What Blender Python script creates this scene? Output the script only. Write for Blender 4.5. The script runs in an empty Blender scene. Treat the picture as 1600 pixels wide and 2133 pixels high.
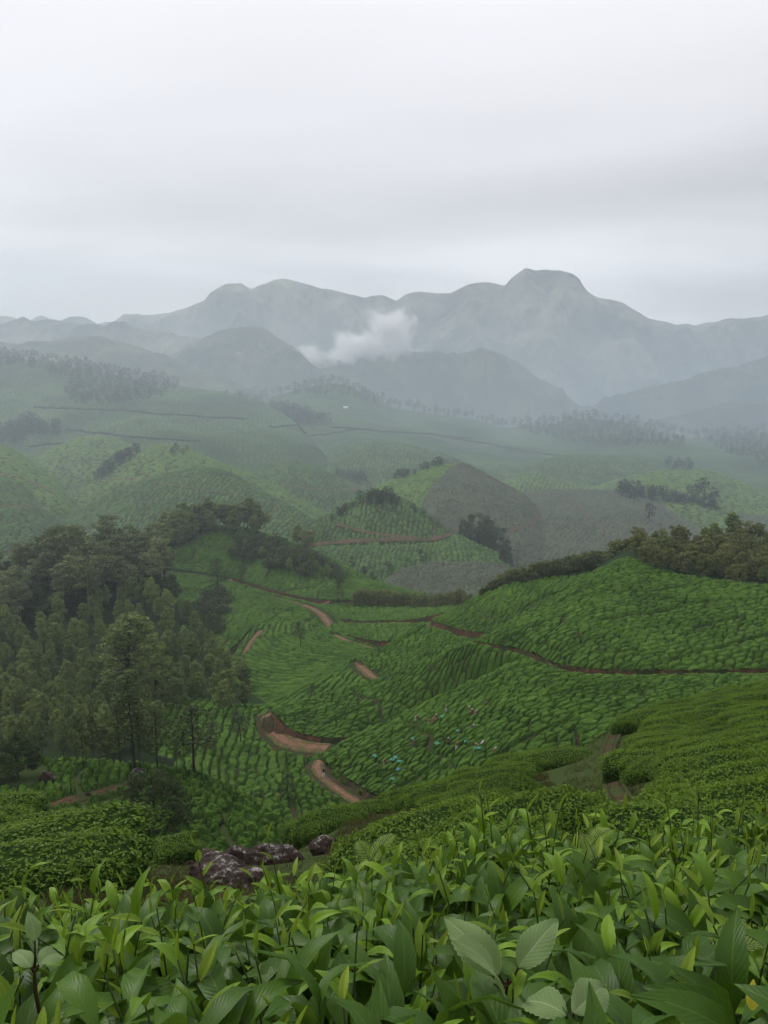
import bpy, bmesh, math, random
import numpy as np
from mathutils import Vector, Matrix, Euler
from mathutils.bvhtree import BVHTree

random.seed(7)
RNG = np.random.default_rng(7)
SC = bpy.context.scene
COL = SC.collection

# ------------------------------------------------------------------ camera
F, CX, CY, EYE = 1600.0, 800.0, 1066.5, 740.0
TH = math.atan((CY - EYE) / F)
CT, ST = math.cos(TH), math.sin(TH)
cam_d = bpy.data.cameras.new('camera')
cam_d.sensor_fit = 'HORIZONTAL'; cam_d.sensor_width = 36.0; cam_d.lens = 36.0 * F / 1600.0
cam_d.clip_start = 0.05; cam_d.clip_end = 30000
cam = bpy.data.objects.new('camera', cam_d)
cam.rotation_euler = (math.pi / 2 - TH, 0, 0)
COL.objects.link(cam); SC.camera = cam

# ------------------------------------------------------------------ sky, sun, exposure
SUN_EL, SUN_AZ = math.radians(43), math.radians(-42)
world = bpy.data.worlds.new('World'); SC.world = world; world.use_nodes = True
nt = world.node_tree; nt.nodes.clear()
def N(t, **kw):
    n = nt.nodes.new(t)
    for k, v in kw.items(): setattr(n, k, v)
    return n
L = lambda a, b: nt.links.new(a, b)
sky = N('ShaderNodeTexSky', sky_type='NISHITA', sun_disc=False)
sky.sun_elevation = SUN_EL; sky.sun_rotation = SUN_AZ
tc = N('ShaderNodeTexCoord')
sep = N('ShaderNodeSeparateXYZ'); L(tc.outputs['Generated'], sep.inputs[0])
def wmath(op, a, b=None, c=None, clamp=False):
    n = N('ShaderNodeMath', operation=op, use_clamp=clamp)
    for i, v in enumerate((a, b, c)):
        if v is None: continue
        if isinstance(v, (int, float)): n.inputs[i].default_value = v
        else: L(v, n.inputs[i])
    return n.outputs[0]
zc = wmath('MAXIMUM', sep.outputs['Z'], 0.0)
den = wmath('ADD', zc, 0.10)
cmb = N('ShaderNodeCombineXYZ')
L(wmath('DIVIDE', sep.outputs['X'], den), cmb.inputs[0]); L(wmath('DIVIDE', sep.outputs['Y'], den), cmb.inputs[1])
mp = N('ShaderNodeMapping'); mp.inputs['Location'].default_value = (3.3, 1.35, 0.0); mp.inputs['Scale'].default_value = (0.30, 0.42, 1)
L(cmb.outputs[0], mp.inputs[0])
nz = N('ShaderNodeTexNoise'); nz.inputs['Scale'].default_value = 1.0; nz.inputs['Detail'].default_value = 4; nz.inputs['Roughness'].default_value = 0.44
nz.inputs['Distortion'].default_value = 0.35
L(mp.outputs[0], nz.inputs['Vector'])
# thickness of the overcast: thin (bright) to thick (grey)
ramp = N('ShaderNodeValToRGB'); cr = ramp.color_ramp; cr.interpolation = 'EASE'
cr.elements[0].position = 0.33; cr.elements[0].color = (0.57, 0.56, 0.565, 1)
cr.elements[1].position = 0.66; cr.elements[1].color = (0.945, 0.925, 0.95, 1)
L(nz.outputs['Fac'], ramp.inputs[0])
# overcast brightening: pale towards the horizon, grey band above it, bright overhead
grd = N('ShaderNodeValToRGB'); g = grd.color_ramp; g.interpolation = 'EASE'
g.elements[0].position = 0.0; g.elements[0].color = (1.06, 1.04, 1.0, 1)
g.elements[1].position = 1.0; g.elements[1].color = (1.0, 1.0, 1.0, 1)
for p, c in ((0.10, (1.12, 1.11, 1.09)), (0.20, (0.90, 0.895, 0.895)), (0.30, (0.93, 0.925, 0.93)), (0.42, (1.02, 1.01, 1.02))):
    e = g.elements.new(p); e.color = (*c, 1)
L(sep.outputs['Z'], grd.inputs[0])
mul = N('ShaderNodeMix', data_type='RGBA', blend_type='MULTIPLY'); mul.inputs[0].default_value = 1.0
L(ramp.outputs[0], mul.inputs[6]); L(grd.outputs[0], mul.inputs[7])
bg1 = N('ShaderNodeBackground'); bg1.inputs['Strength'].default_value = 0.08; L(sky.outputs[0], bg1.inputs['Color'])
bg2 = N('ShaderNodeBackground'); bg2.inputs['Strength'].default_value = 0.765; L(mul.outputs[2], bg2.inputs['Color'])
mx = N('ShaderNodeMixShader'); mx.inputs[0].default_value = 0.95
L(bg1.outputs[0], mx.inputs[1]); L(bg2.outputs[0], mx.inputs[2])
out = N('ShaderNodeOutputWorld'); L(mx.outputs[0], out.inputs['Surface'])

sun_d = bpy.data.lights.new('sun', 'SUN'); sun_d.energy = 1.5; sun_d.angle = math.radians(12); sun_d.color = (1.0, 0.96, 0.9)
sun = bpy.data.objects.new('sun', sun_d); COL.objects.link(sun)
sd = Vector((math.sin(SUN_AZ) * math.cos(SUN_EL), math.cos(SUN_AZ) * math.cos(SUN_EL), math.sin(SUN_EL)))
sun.rotation_euler = (-sd).to_track_quat('-Z', 'Y').to_euler()
SC.view_settings.view_transform = 'Standard'; SC.view_settings.look = 'None'
SC.view_settings.exposure = 0.54; SC.view_settings.gamma = 1.0; SC.view_settings.use_curve_mapping = False
SC.render.engine = 'CYCLES'
cy = SC.cycles
cy.use_denoising = True; cy.max_bounces = 5; cy.diffuse_bounces = 2; cy.glossy_bounces = 2; cy.transmission_bounces = 3
cy.volume_bounces = 3; cy.transparent_max_bounces = 8; cy.caustics_reflective = False; cy.caustics_refractive = False
cy.use_adaptive_sampling = True; cy.adaptive_threshold = 0.02

# ------------------------------------------------------------------ maths helpers
def W(px, py, w):
    yc = -(np.asarray(py, float) - CY) / F
    w = np.asarray(w, float)
    return np.stack([(np.asarray(px, float) - CX) / F * w, (CT + yc * ST) * w, (-ST + yc * CT) * w], -1)
def ray(px, py):
    d = W(px, py, 1.0); return Vector(d).normalized()
def project(X, Y, Z):
    w = Y * CT - Z * ST; u = Y * ST + Z * CT
    return CX + F * X / w, CY - F * u / w, w

def hash2(i, j, s=0):
    i = i.astype(np.int64); j = j.astype(np.int64)
    n = (i * 374761393 + j * 668265263 + s * 974634777) & 0xFFFFFFFF
    n = ((n ^ (n >> 13)) * 1274126177) & 0xFFFFFFFF
    n = ((n ^ (n >> 16)) * 2246822519) & 0xFFFFFFFF
    return ((n ^ (n >> 15)) & 0xFFFFFF) / float(0xFFFFFF)
def vnoise(x, y, s=0):
    i = np.floor(x); j = np.floor(y); fx = x - i; fy = y - j
    fx = fx * fx * (3 - 2 * fx); fy = fy * fy * (3 - 2 * fy)
    a = hash2(i, j, s); b = hash2(i + 1, j, s); c = hash2(i, j + 1, s); d = hash2(i + 1, j + 1, s)
    return (a + (b - a) * fx) * (1 - fy) + (c + (d - c) * fx) * fy
def fbm(x, y, s=0, oct=4, gain=0.5):
    t = 0; amp = 1.0; tot = 0
    for o in range(oct):
        t = t + amp * (vnoise(x, y, s + o) - 0.5); tot += amp; amp *= gain; x = x * 2.03 + 17.1; y = y * 2.03 + 9.7
    return t / tot
def ridged(x, y, s=0, oct=4):
    t = 0; amp = 1.0; tot = 0
    for o in range(oct):
        t = t + amp * (1 - np.abs(2 * vnoise(x, y, s + o) - 1)); tot += amp; amp *= 0.5; x = x * 2.1 + 3.3; y = y * 2.1 + 8.1
    return t / tot
def sstep(a, b, x):
    t = np.clip((x - a) / (b - a), 0, 1); return t * t * (3 - 2 * t)

def pchip(x, y, xq):
    """shape-keeping cubic through y (K or KxN) at x (K) evaluated at xq (M)"""
    x = np.asarray(x, float); y = np.asarray(y, float); one = y.ndim == 1
    if one: y = y[:, None]
    if len(x) == 1: r = np.repeat(y, len(xq), 0); return r[:, 0] if one else r
    h = np.diff(x)[:, None]; d = np.diff(y, axis=0) / h
    m = np.zeros_like(y); m[0] = d[0]; m[-1] = d[-1]
    if len(x) > 2:
        w1 = 2 * h[1:] + h[:-1]; w2 = h[1:] + 2 * h[:-1]
        ok = d[1:] * d[:-1] > 0
        with np.errstate(divide='ignore', invalid='ignore'):
            mm = (w1 + w2) / (w1 / d[:-1] + w2 / d[1:])
        m[1:-1] = np.where(ok, mm, 0)
    xq = np.clip(np.asarray(xq, float), x[0], x[-1])
    k = np.clip(np.searchsorted(x, xq, 'right') - 1, 0, len(x) - 2)
    hh = (x[k + 1] - x[k])[:, None]; t = ((xq - x[k])[:, None]) / hh
    r = ((1 + 2 * t) * (1 - t) ** 2) * y[k] + (t * (1 - t) ** 2) * hh * m[k] + (t * t * (3 - 2 * t)) * y[k + 1] + (t * t * (t - 1)) * hh * m[k + 1]
    return r[:, 0] if one else r

# ------------------------------------------------------------------ object helpers
def tag(o, label=None, cat=None, group=None, kind=None):
    if label: o['label'] = label
    if cat: o['category'] = cat
    if group: o['group'] = group
    if kind: o['kind'] = kind
    return o
def link(name, data, parent=None):
    o = bpy.data.objects.new(name, data); COL.objects.link(o)
    if parent is not None: o.parent = parent
    return o
def mesh_np(name, V, Fq, mats, smooth=True, attrs=None, uv=None, matidx=None):
    """mesh from numpy verts (n,3) and faces: list of arrays each (m,k)"""
    if isinstance(Fq, np.ndarray): Fq = [Fq]
    me = bpy.data.meshes.new(name)
    me.vertices.add(len(V)); me.vertices.foreach_set('co', np.ascontiguousarray(V, np.float32).ravel())
    loops = np.concatenate([f.ravel() for f in Fq]).astype(np.int32)
    tot = np.concatenate([np.full(len(f), f.shape[1], np.int32) for f in Fq])
    start = np.concatenate([[0], np.cumsum(tot)[:-1]]).astype(np.int32)
    me.loops.add(len(loops)); me.loops.foreach_set('vertex_index', loops)
    me.polygons.add(len(tot)); me.polygons.foreach_set('loop_start', start)
    me.polygons.foreach_set('use_smooth', np.full(len(tot), smooth, bool))
    for m in (mats if isinstance(mats, (list, tuple)) else [mats]): me.materials.append(m)
    if matidx is not None: me.polygons.foreach_set('material_index', np.asarray(matidx, np.int32))
    if attrs:
        for k, a in attrs.items():
            if a.ndim == 1:
                at = me.attributes.new(k, 'FLOAT', 'POINT'); at.data.foreach_set('value', a.astype(np.float32))
            else:
                at = me.attributes.new(k, 'FLOAT_COLOR', 'POINT'); at.data.foreach_set('color', a.astype(np.float32).ravel())
    if uv is not None:
        ul = me.uv_layers.new(name='UVMap'); ul.data.foreach_set('uv', uv[loops].astype(np.float32).ravel())
    me.update(calc_edges=True)
    return me
def grid_faces(R, C):
    i = np.arange(R - 1)[:, None] * C + np.arange(C - 1)[None, :]
    return np.stack([i, i + 1, i + C + 1, i + C], -1).reshape(-1, 4)

# ------------------------------------------------------------------ materials
def mat(name):
    m = bpy.data.materials.new(name); m.use_nodes = True; t = m.node_tree; t.nodes.clear()
    def n(ty, ins=None, **kw):
        x = t.nodes.new(ty)
        for k, v in kw.items(): setattr(x, k, v)
        for k, v in (ins or {}).items():
            if hasattr(v, 'is_output'): t.links.new(v, x.inputs[k])
            else: x.inputs[k].default_value = v
        return x
    return m, n, t
def mixc(n, a, b, fac, blend='MIX'):
    x = n('ShaderNodeMix', data_type='RGBA', blend_type=blend)
    for i, v in ((0, fac), (6, a), (7, b)):
        if hasattr(v, 'is_output'): x.id_data.links.new(v, x.inputs[i])
        elif i == 0: x.inputs[0].default_value = v
        else: x.inputs[i].default_value = (*v, 1) if len(v) == 3 else v
    return x.outputs[2]
def noise(n, scale, detail=4, rough=0.55, vec=None, dist=0.0):
    ins = {'Scale': scale, 'Detail': detail, 'Roughness': rough, 'Distortion': dist}
    if vec is not None: ins['Vector'] = vec
    return n('ShaderNodeTexNoise', ins).outputs['Fac']
def mr(n, v, a, b, c=0.0, d=1.0):
    return n('ShaderNodeMapRange', {0: v, 1: a, 2: b, 3: c, 4: d}).outputs[0]
def mth(n, op, a, b=0.0):
    return n('ShaderNodeMath', {0: a, 1: b}, operation=op).outputs[0]
def finish(n, m, color, rough=0.7, normal=None, spec=0.3, transl=0.0, tcol=None):
    ins = {'Base Color': color, 'Roughness': rough, 'Specular IOR Level': spec}
    if normal is not None: ins['Normal'] = normal
    p = n('ShaderNodeBsdfPrincipled', ins)
    sh = p.outputs[0]
    if transl > 0:
        ti = {'Color': tcol if tcol is not None else color}
        if normal is not None: ti['Normal'] = normal
        tr = n('ShaderNodeBsdfTranslucent', ti)
        sh = n('ShaderNodeMixShader', {0: transl, 1: sh, 2: tr.outputs[0]}).outputs[0]
    n('ShaderNodeOutputMaterial', {'Surface': sh})
    return m

def tea_mat(name, dark, bright, stem, nscale, bump=0.4, pruned=False):
    m, n, t = mat(name)
    at = n('ShaderNodeVertexColor', layer_name='tint')
    s = n('ShaderNodeSeparateColor', {0: at.outputs['Color']})
    geo = n('ShaderNodeNewGeometry').outputs['Position']
    f1 = noise(n, nscale, 4, 0.65, geo)
    f2 = noise(n, nscale * 0.035, 3, 0.5, geo)
    f3 = noise(n, nscale * 0.25, 3, 0.6, geo)
    v = mth(n, 'ADD', mth(n, 'MULTIPLY', s.outputs[0], 0.30), mth(n, 'MULTIPLY', f1, 0.75))
    v = mth(n, 'ADD', v, mth(n, 'MULTIPLY', f3, 0.55))
    v = mth(n, 'ADD', v, mth(n, 'MULTIPLY', f2, 0.65))
    v = mr(n, v, 0.72, 1.50)
    c = mixc(n, dark, bright, v)
    c = mixc(n, stem, c, mr(n, s.outputs[1], 0.12, 0.5))  # gap stems, their colour darkened further to paint in shade between bushes
    b = n('ShaderNodeBump', {'Strength': bump, 'Distance': 0.25, 'Height': f1})
    return finish(n, m, c, 0.8, b.outputs[0], 0.05)
M = {}
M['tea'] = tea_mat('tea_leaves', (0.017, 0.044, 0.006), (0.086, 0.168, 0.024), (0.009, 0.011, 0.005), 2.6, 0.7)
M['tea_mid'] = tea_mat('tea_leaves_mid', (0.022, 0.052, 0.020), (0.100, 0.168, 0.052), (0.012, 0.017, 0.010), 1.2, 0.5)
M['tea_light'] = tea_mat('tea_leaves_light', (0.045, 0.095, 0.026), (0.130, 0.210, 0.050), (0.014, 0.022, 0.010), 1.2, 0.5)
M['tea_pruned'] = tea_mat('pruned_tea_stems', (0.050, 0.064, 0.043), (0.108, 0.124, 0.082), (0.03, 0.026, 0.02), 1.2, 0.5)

def soil_mat(name, a, b, grass=None, sc=3.0, amt=0.5, edge=False):
    m, n, t = mat(name)
    geo = n('ShaderNodeNewGeometry').outputs['Position']
    f = noise(n, sc, 6, 0.62, geo); f2 = noise(n, sc * 0.22, 4, 0.5, geo)
    c = mixc(n, a, b, mr(n, f, 0.32, 0.68))
    if grass is not None:
        c = mixc(n, c, grass, mr(n, f2, 0.62 - amt * 0.4, 0.72 - amt * 0.3))
        if edge:
            ed = n('ShaderNodeAttribute', attribute_name='edge').outputs['Fac']; f4 = noise(n, 1.1, 4, 0.6, geo)
            c = mixc(n, c, grass, mr(n, mth(n, 'ADD', mth(n, 'MULTIPLY', ed, 0.55), f4), 0.80, 0.95))
            c = mixc(n, c, tuple(x * 0.62 for x in a), mr(n, mth(n, 'ABSOLUTE', mth(n, 'SUBTRACT', ed, 0.5)), 0.16, 0.05, 0.0, 0.6))
    bp = n('ShaderNodeBump', {'Strength': 0.7, 'Distance': 0.15, 'Height': f})
    return finish(n, m, c, 0.95, bp.outputs[0], 0.04)
M['soil'] = soil_mat('hill_soil', (0.035, 0.026, 0.016), (0.075, 0.05, 0.03), (0.03, 0.05, 0.016), 1.5, 0.5)
M['path'] = soil_mat('dirt_path', (0.125, 0.072, 0.045), (0.235, 0.138, 0.088), (0.075, 0.085, 0.03), 2.2, 0.12, edge=True)
M['path_far'] = soil_mat('far_dirt_path', (0.085, 0.06, 0.04), (0.15, 0.10, 0.066), (0.07, 0.07, 0.03), 0.5, 0.3)
M['hedge_line'] = soil_mat('dark_hedge_line', (0.016, 0.022, 0.011), (0.055, 0.042, 0.026), (0.02, 0.034, 0.014), 0.06, 0.5)
M['near_soil'] = soil_mat('worn_red_soil', (0.040, 0.025, 0.015), (0.090, 0.054, 0.033), (0.045, 0.062, 0.02), 2.6, 0.55, edge=True)
M['bank'] = soil_mat('earth_bank', (0.040, 0.024, 0.015), (0.135, 0.070, 0.040), (0.035, 0.042, 0.018), 1.3, 0.42)
M['forest_floor'] = soil_mat('forest_floor', (0.014, 0.02, 0.008), (0.028, 0.042, 0.016), (0.02, 0.035, 0.012), 0.5, 0.6)
M['near_ground'] = soil_mat('near_ground', (0.035, 0.028, 0.017), (0.075, 0.052, 0.032), (0.042, 0.062, 0.018), 3.0, 1.15)

def far_mat(name, a, b, c3, sc, rows=False, rowscale=0.5):
    m, n, t = mat(name)
    geo = n('ShaderNodeNewGeometry').outputs['Position']
    mp = n('ShaderNodeMapping', {'Vector': geo, 'Scale': (1, 1, 0.45)}).outputs[0]
    f = noise(n, sc, 7, 0.6, mp); f2 = noise(n, sc * 4.5, 5, 0.6, mp)
    c = mixc(n, a, b, mr(n, f, 0.36, 0.64))
    c = mixc(n, c, c3, mr(n, f2, 0.52, 0.70))
    h = f2
    if rows:
        uv = n('ShaderNodeUVMap', uv_map='UVMap').outputs[0]
        vo = n('ShaderNodeTexVoronoi', {'Vector': uv, 'Scale': 1.0, 'Randomness': 0.95}, feature='DISTANCE_TO_EDGE', voronoi_dimensions='2D').outputs[0]
        gap = mr(n, vo, 0.02, 0.30)
        c = mixc(n, (0.024, 0.040, 0.018), c, gap)
        h = gap
    bp = n('ShaderNodeBump', {'Strength': 0.6, 'Distance': 2.0 if not rows else 0.5, 'Height': h})
    return finish(n, m, c, 0.95, bp.outputs[0], 0.05)
M['mountain'] = far_mat('mountain_grass', (0.030, 0.040, 0.026), (0.24, 0.245, 0.165), (0.034, 0.040, 0.030), 0.0042)
M['far_hill'] = far_mat('far_hill_scrub', (0.024, 0.036, 0.018), (0.100, 0.110, 0.055), (0.018, 0.028, 0.014), 0.009)
M['far_tea'] = far_mat('far_tea_rows', (0.036, 0.076, 0.026), (0.125, 0.200, 0.064), (0.030, 0.055, 0.020), 0.012, True)

def leaf_mat(name, a, b, back, transl=0.15, rough=0.6, big=0.25, spec=0.06):
    m, n, t = mat(name)
    r = n('ShaderNodeObjectInfo').outputs['Random']
    g = n('ShaderNodeNewGeometry')
    f = noise(n, big, 3, 0.6, g.outputs['Position'])
    v = mth(n, 'ADD', mth(n, 'MULTIPLY', g.outputs['Random Per Island'], 0.55), mth(n, 'MULTIPLY', f, 0.45))
    v = mth(n, 'ADD', mth(n, 'MULTIPLY', v, 0.60), mth(n, 'MULTIPLY', r, 0.50))
    c = mixc(n, a, b, mr(n, v, 0.12, 0.98))
    c = mixc(n, c, back, mth(n, 'MULTIPLY', g.outputs['Backfacing'], 0.5))
    return finish(n, m, c, rough, None, spec, transl)
M['euc'] = leaf_mat('eucalyptus_foliage', (0.066, 0.118, 0.026), (0.300, 0.390, 0.100), (0.14, 0.16, 0.08), 0.15)
M['euc_old'] = leaf_mat('old_eucalyptus_foliage', (0.070, 0.105, 0.038), (0.270, 0.320, 0.120), (0.1, 0.11, 0.07), 0.15)
M['dark_leaf'] = leaf_mat('dark_foliage', (0.024, 0.042, 0.014), (0.080, 0.112, 0.036), (0.05, 0.07, 0.03))
M['round_leaf'] = leaf_mat('ridge_foliage', (0.068, 0.100, 0.028), (0.270, 0.290, 0.085), (0.13, 0.14, 0.07), 0.15)
M['shrub_leaf'] = leaf_mat('shrub_foliage', (0.040, 0.060, 0.024), (0.100, 0.130, 0.050), (0.09, 0.11, 0.05))
M['far_leaf'] = leaf_mat('far_foliage', (0.020, 0.030, 0.018), (0.052, 0.066, 0.036), (0.04, 0.05, 0.03), big=0.05)
M['teabush_leaf'] = leaf_mat('near_tea_foliage', (0.046, 0.100, 0.012), (0.145, 0.245, 0.026), (0.10, 0.17, 0.03), 0.28, 0.5, big=0.5, spec=0.10)
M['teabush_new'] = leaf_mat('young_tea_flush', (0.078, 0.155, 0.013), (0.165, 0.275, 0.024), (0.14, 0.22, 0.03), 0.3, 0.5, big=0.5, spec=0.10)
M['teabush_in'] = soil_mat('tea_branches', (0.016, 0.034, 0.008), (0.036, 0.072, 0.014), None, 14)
M['weed_leaf'] = leaf_mat('silvery_weed_foliage', (0.05, 0.075, 0.045), (0.12, 0.15, 0.10), (0.14, 0.17, 0.12))
M['grass'] = leaf_mat('grass_blades', (0.045, 0.060, 0.018), (0.15, 0.14, 0.055), (0.1, 0.1, 0.04), big=0.7)

def bark_mat(name, a, b):
    m, n, t = mat(name)
    co = n('ShaderNodeTexCoord').outputs['Object']
    mp = n('ShaderNodeMapping', {'Vector': co, 'Scale': (3, 3, 0.6)}).outputs[0]
    f = noise(n, 2.0, 5, 0.6, mp)
    return finish(n, m, mixc(n, a, b, mr(n, f, 0.35, 0.65)), 0.9, n('ShaderNodeBump', {'Strength': 0.5, 'Distance': 0.05, 'Height': f}).outputs[0], 0.1)
M['bark_pale'] = bark_mat('pale_bark', (0.16, 0.14, 0.11), (0.36, 0.33, 0.28))
M['bark_dark'] = bark_mat('dark_bark', (0.022, 0.018, 0.014), (0.055, 0.046, 0.036))

def rock_mat():
    m, n, t = mat('lichen_rock')
    co = n('ShaderNodeTexCoord').outputs['Object']
    f = noise(n, 3.0, 8, 0.62, co); f2 = noise(n, 9.0, 6, 0.65, co); f3 = noise(n, 1.6, 5, 0.6, co)
    nz_ = n('ShaderNodeSeparateXYZ', {0: n('ShaderNodeNewGeometry').outputs['Normal']}).outputs[2]
    c = mixc(n, (0.022, 0.016, 0.013), (0.074, 0.052, 0.042), mr(n, f, 0.35, 0.65))
    li = mth(n, 'ADD', mth(n, 'MULTIPLY', f2, 0.75), mth(n, 'ADD', mth(n, 'MULTIPLY', f3, 0.55), mth(n, 'MULTIPLY', nz_, 0.24)))
    c = mixc(n, c, (0.30, 0.29, 0.27), mr(n, li, 0.88, 0.98))
    bp = n('ShaderNodeBump', {'Strength': 0.9, 'Distance': 0.06, 'Height': f2})
    return finish(n, m, c, 0.9, bp.outputs[0], 0.15)
M['rock'] = rock_mat()

def plain(name, c, rough=0.7, transl=0.0):
    m, n, t = mat(name)
    co = n('ShaderNodeTexCoord').outputs['Object']
    f = noise(n, 6.0, 3, 0.5, co)
    cc = mixc(n, tuple(x * 0.8 for x in c), tuple(min(1, x * 1.15) for x in c), f)
    return finish(n, m, cc, rough, None, 0.3, transl)

def tea_leaf_mat(name, a, b, vein, under, gloss=0.34, transl=0.24):
    """one waxy leaf: UV.x across (midrib at 0.5), UV.y along"""
    m, n, t = mat(name)
    uv = n('ShaderNodeUVMap', uv_map='UVMap').outputs[0]
    s = n('ShaderNodeSeparateXYZ', {0: uv})
    r = n('ShaderNodeObjectInfo').outputs['Random']
    g = n('ShaderNodeNewGeometry')
    ax = mth(n, 'ABSOLUTE', mth(n, 'SUBTRACT', s.outputs[0], 0.5))
    f = noise(n, 60.0, 4, 0.6, g.outputs['Position'])
    ph = mth(n, 'SUBTRACT', mth(n, 'MULTIPLY', s.outputs[1], 11.0), mth(n, 'MULTIPLY', ax, 6.5))
    sv = mth(n, 'ABSOLUTE', mth(n, 'SUBTRACT', mth(n, 'FRACT', ph, 0), 0.5))        # 0 on a side vein
    side = mr(n, sv, 0.0, 0.10, 1.0, 0.0)
    mid = mr(n, ax, 0.012, 0.035, 1.0, 0.0)
    c = mixc(n, a, b, mth(n, 'ADD', mth(n, 'MULTIPLY', r, 0.72), mth(n, 'MULTIPLY', f, 0.28)))
    c = mixc(n, c, vein, mth(n, 'MULTIPLY', side, 0.16))
    c = mixc(n, c, vein, mth(n, 'MULTIPLY', mid, 0.70))
    c = mixc(n, c, vein, mr(n, ax, 0.468, 0.5, 0.0, 0.55))
    blot = noise(n, 22.0, 3, 0.7, g.outputs['Position'])
    c = mixc(n, c, (0.10, 0.085, 0.03), mr(n, blot, 0.72, 0.80, 0.0, 0.5))
    c = mixc(n, c, under, mth(n, 'MULTIPLY', g.outputs['Backfacing'], 0.75))
    hgt = mth(n, 'ADD', mth(n, 'MULTIPLY', mr(n, sv, 0.0, 0.5), 0.8), mth(n, 'MULTIPLY', mr(n, ax, 0.0, 0.06), 0.8))
    hgt = mth(n, 'ADD', hgt, mth(n, 'MULTIPLY', f, 0.5))
    bp = n('ShaderNodeBump', {'Strength': 0.22, 'Distance': 0.0012, 'Height': hgt})
    rg = mth(n, 'ADD', gloss, mth(n, 'MULTIPLY', f, 0.25))
    return finish(n, m, c, rg, bp.outputs[0], 0.24, transl, mixc(n, c, (0.16, 0.26, 0.02), 0.45))
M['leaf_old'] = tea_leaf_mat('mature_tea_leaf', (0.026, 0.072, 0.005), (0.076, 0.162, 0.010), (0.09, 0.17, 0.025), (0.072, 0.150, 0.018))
M['leaf_mid'] = tea_leaf_mat('tea_leaf', (0.070, 0.155, 0.005), (0.180, 0.315, 0.013), (0.16, 0.26, 0.035), (0.10, 0.20, 0.020))
M['leaf_young'] = tea_leaf_mat('young_tea_leaf', (0.125, 0.220, 0.014), (0.250, 0.350, 0.028), (0.26, 0.36, 0.07), (0.17, 0.27, 0.04), 0.3, 0.35)
M['leaf_pale'] = tea_leaf_mat('pale_ribbed_leaf', (0.13, 0.22, 0.075), (0.22, 0.31, 0.12), (0.34, 0.42, 0.22), (0.24, 0.33, 0.14), 0.55, 0.3)
M['leaf_yellow'] = tea_leaf_mat('yellow_leaf', (0.38, 0.36, 0.02), (0.45, 0.42, 0.03), (0.4, 0.36, 0.06), (0.42, 0.38, 0.04), 0.4, 0.3)
M['leaf_fern'] = leaf_mat('fern_leaf', (0.10, 0.18, 0.03), (0.22, 0.31, 0.06), (0.2, 0.28, 0.08), 0.3, 0.5, 20.0)
M['stem'] = plain('green_stem', (0.055, 0.085, 0.025), 0.5)

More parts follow.
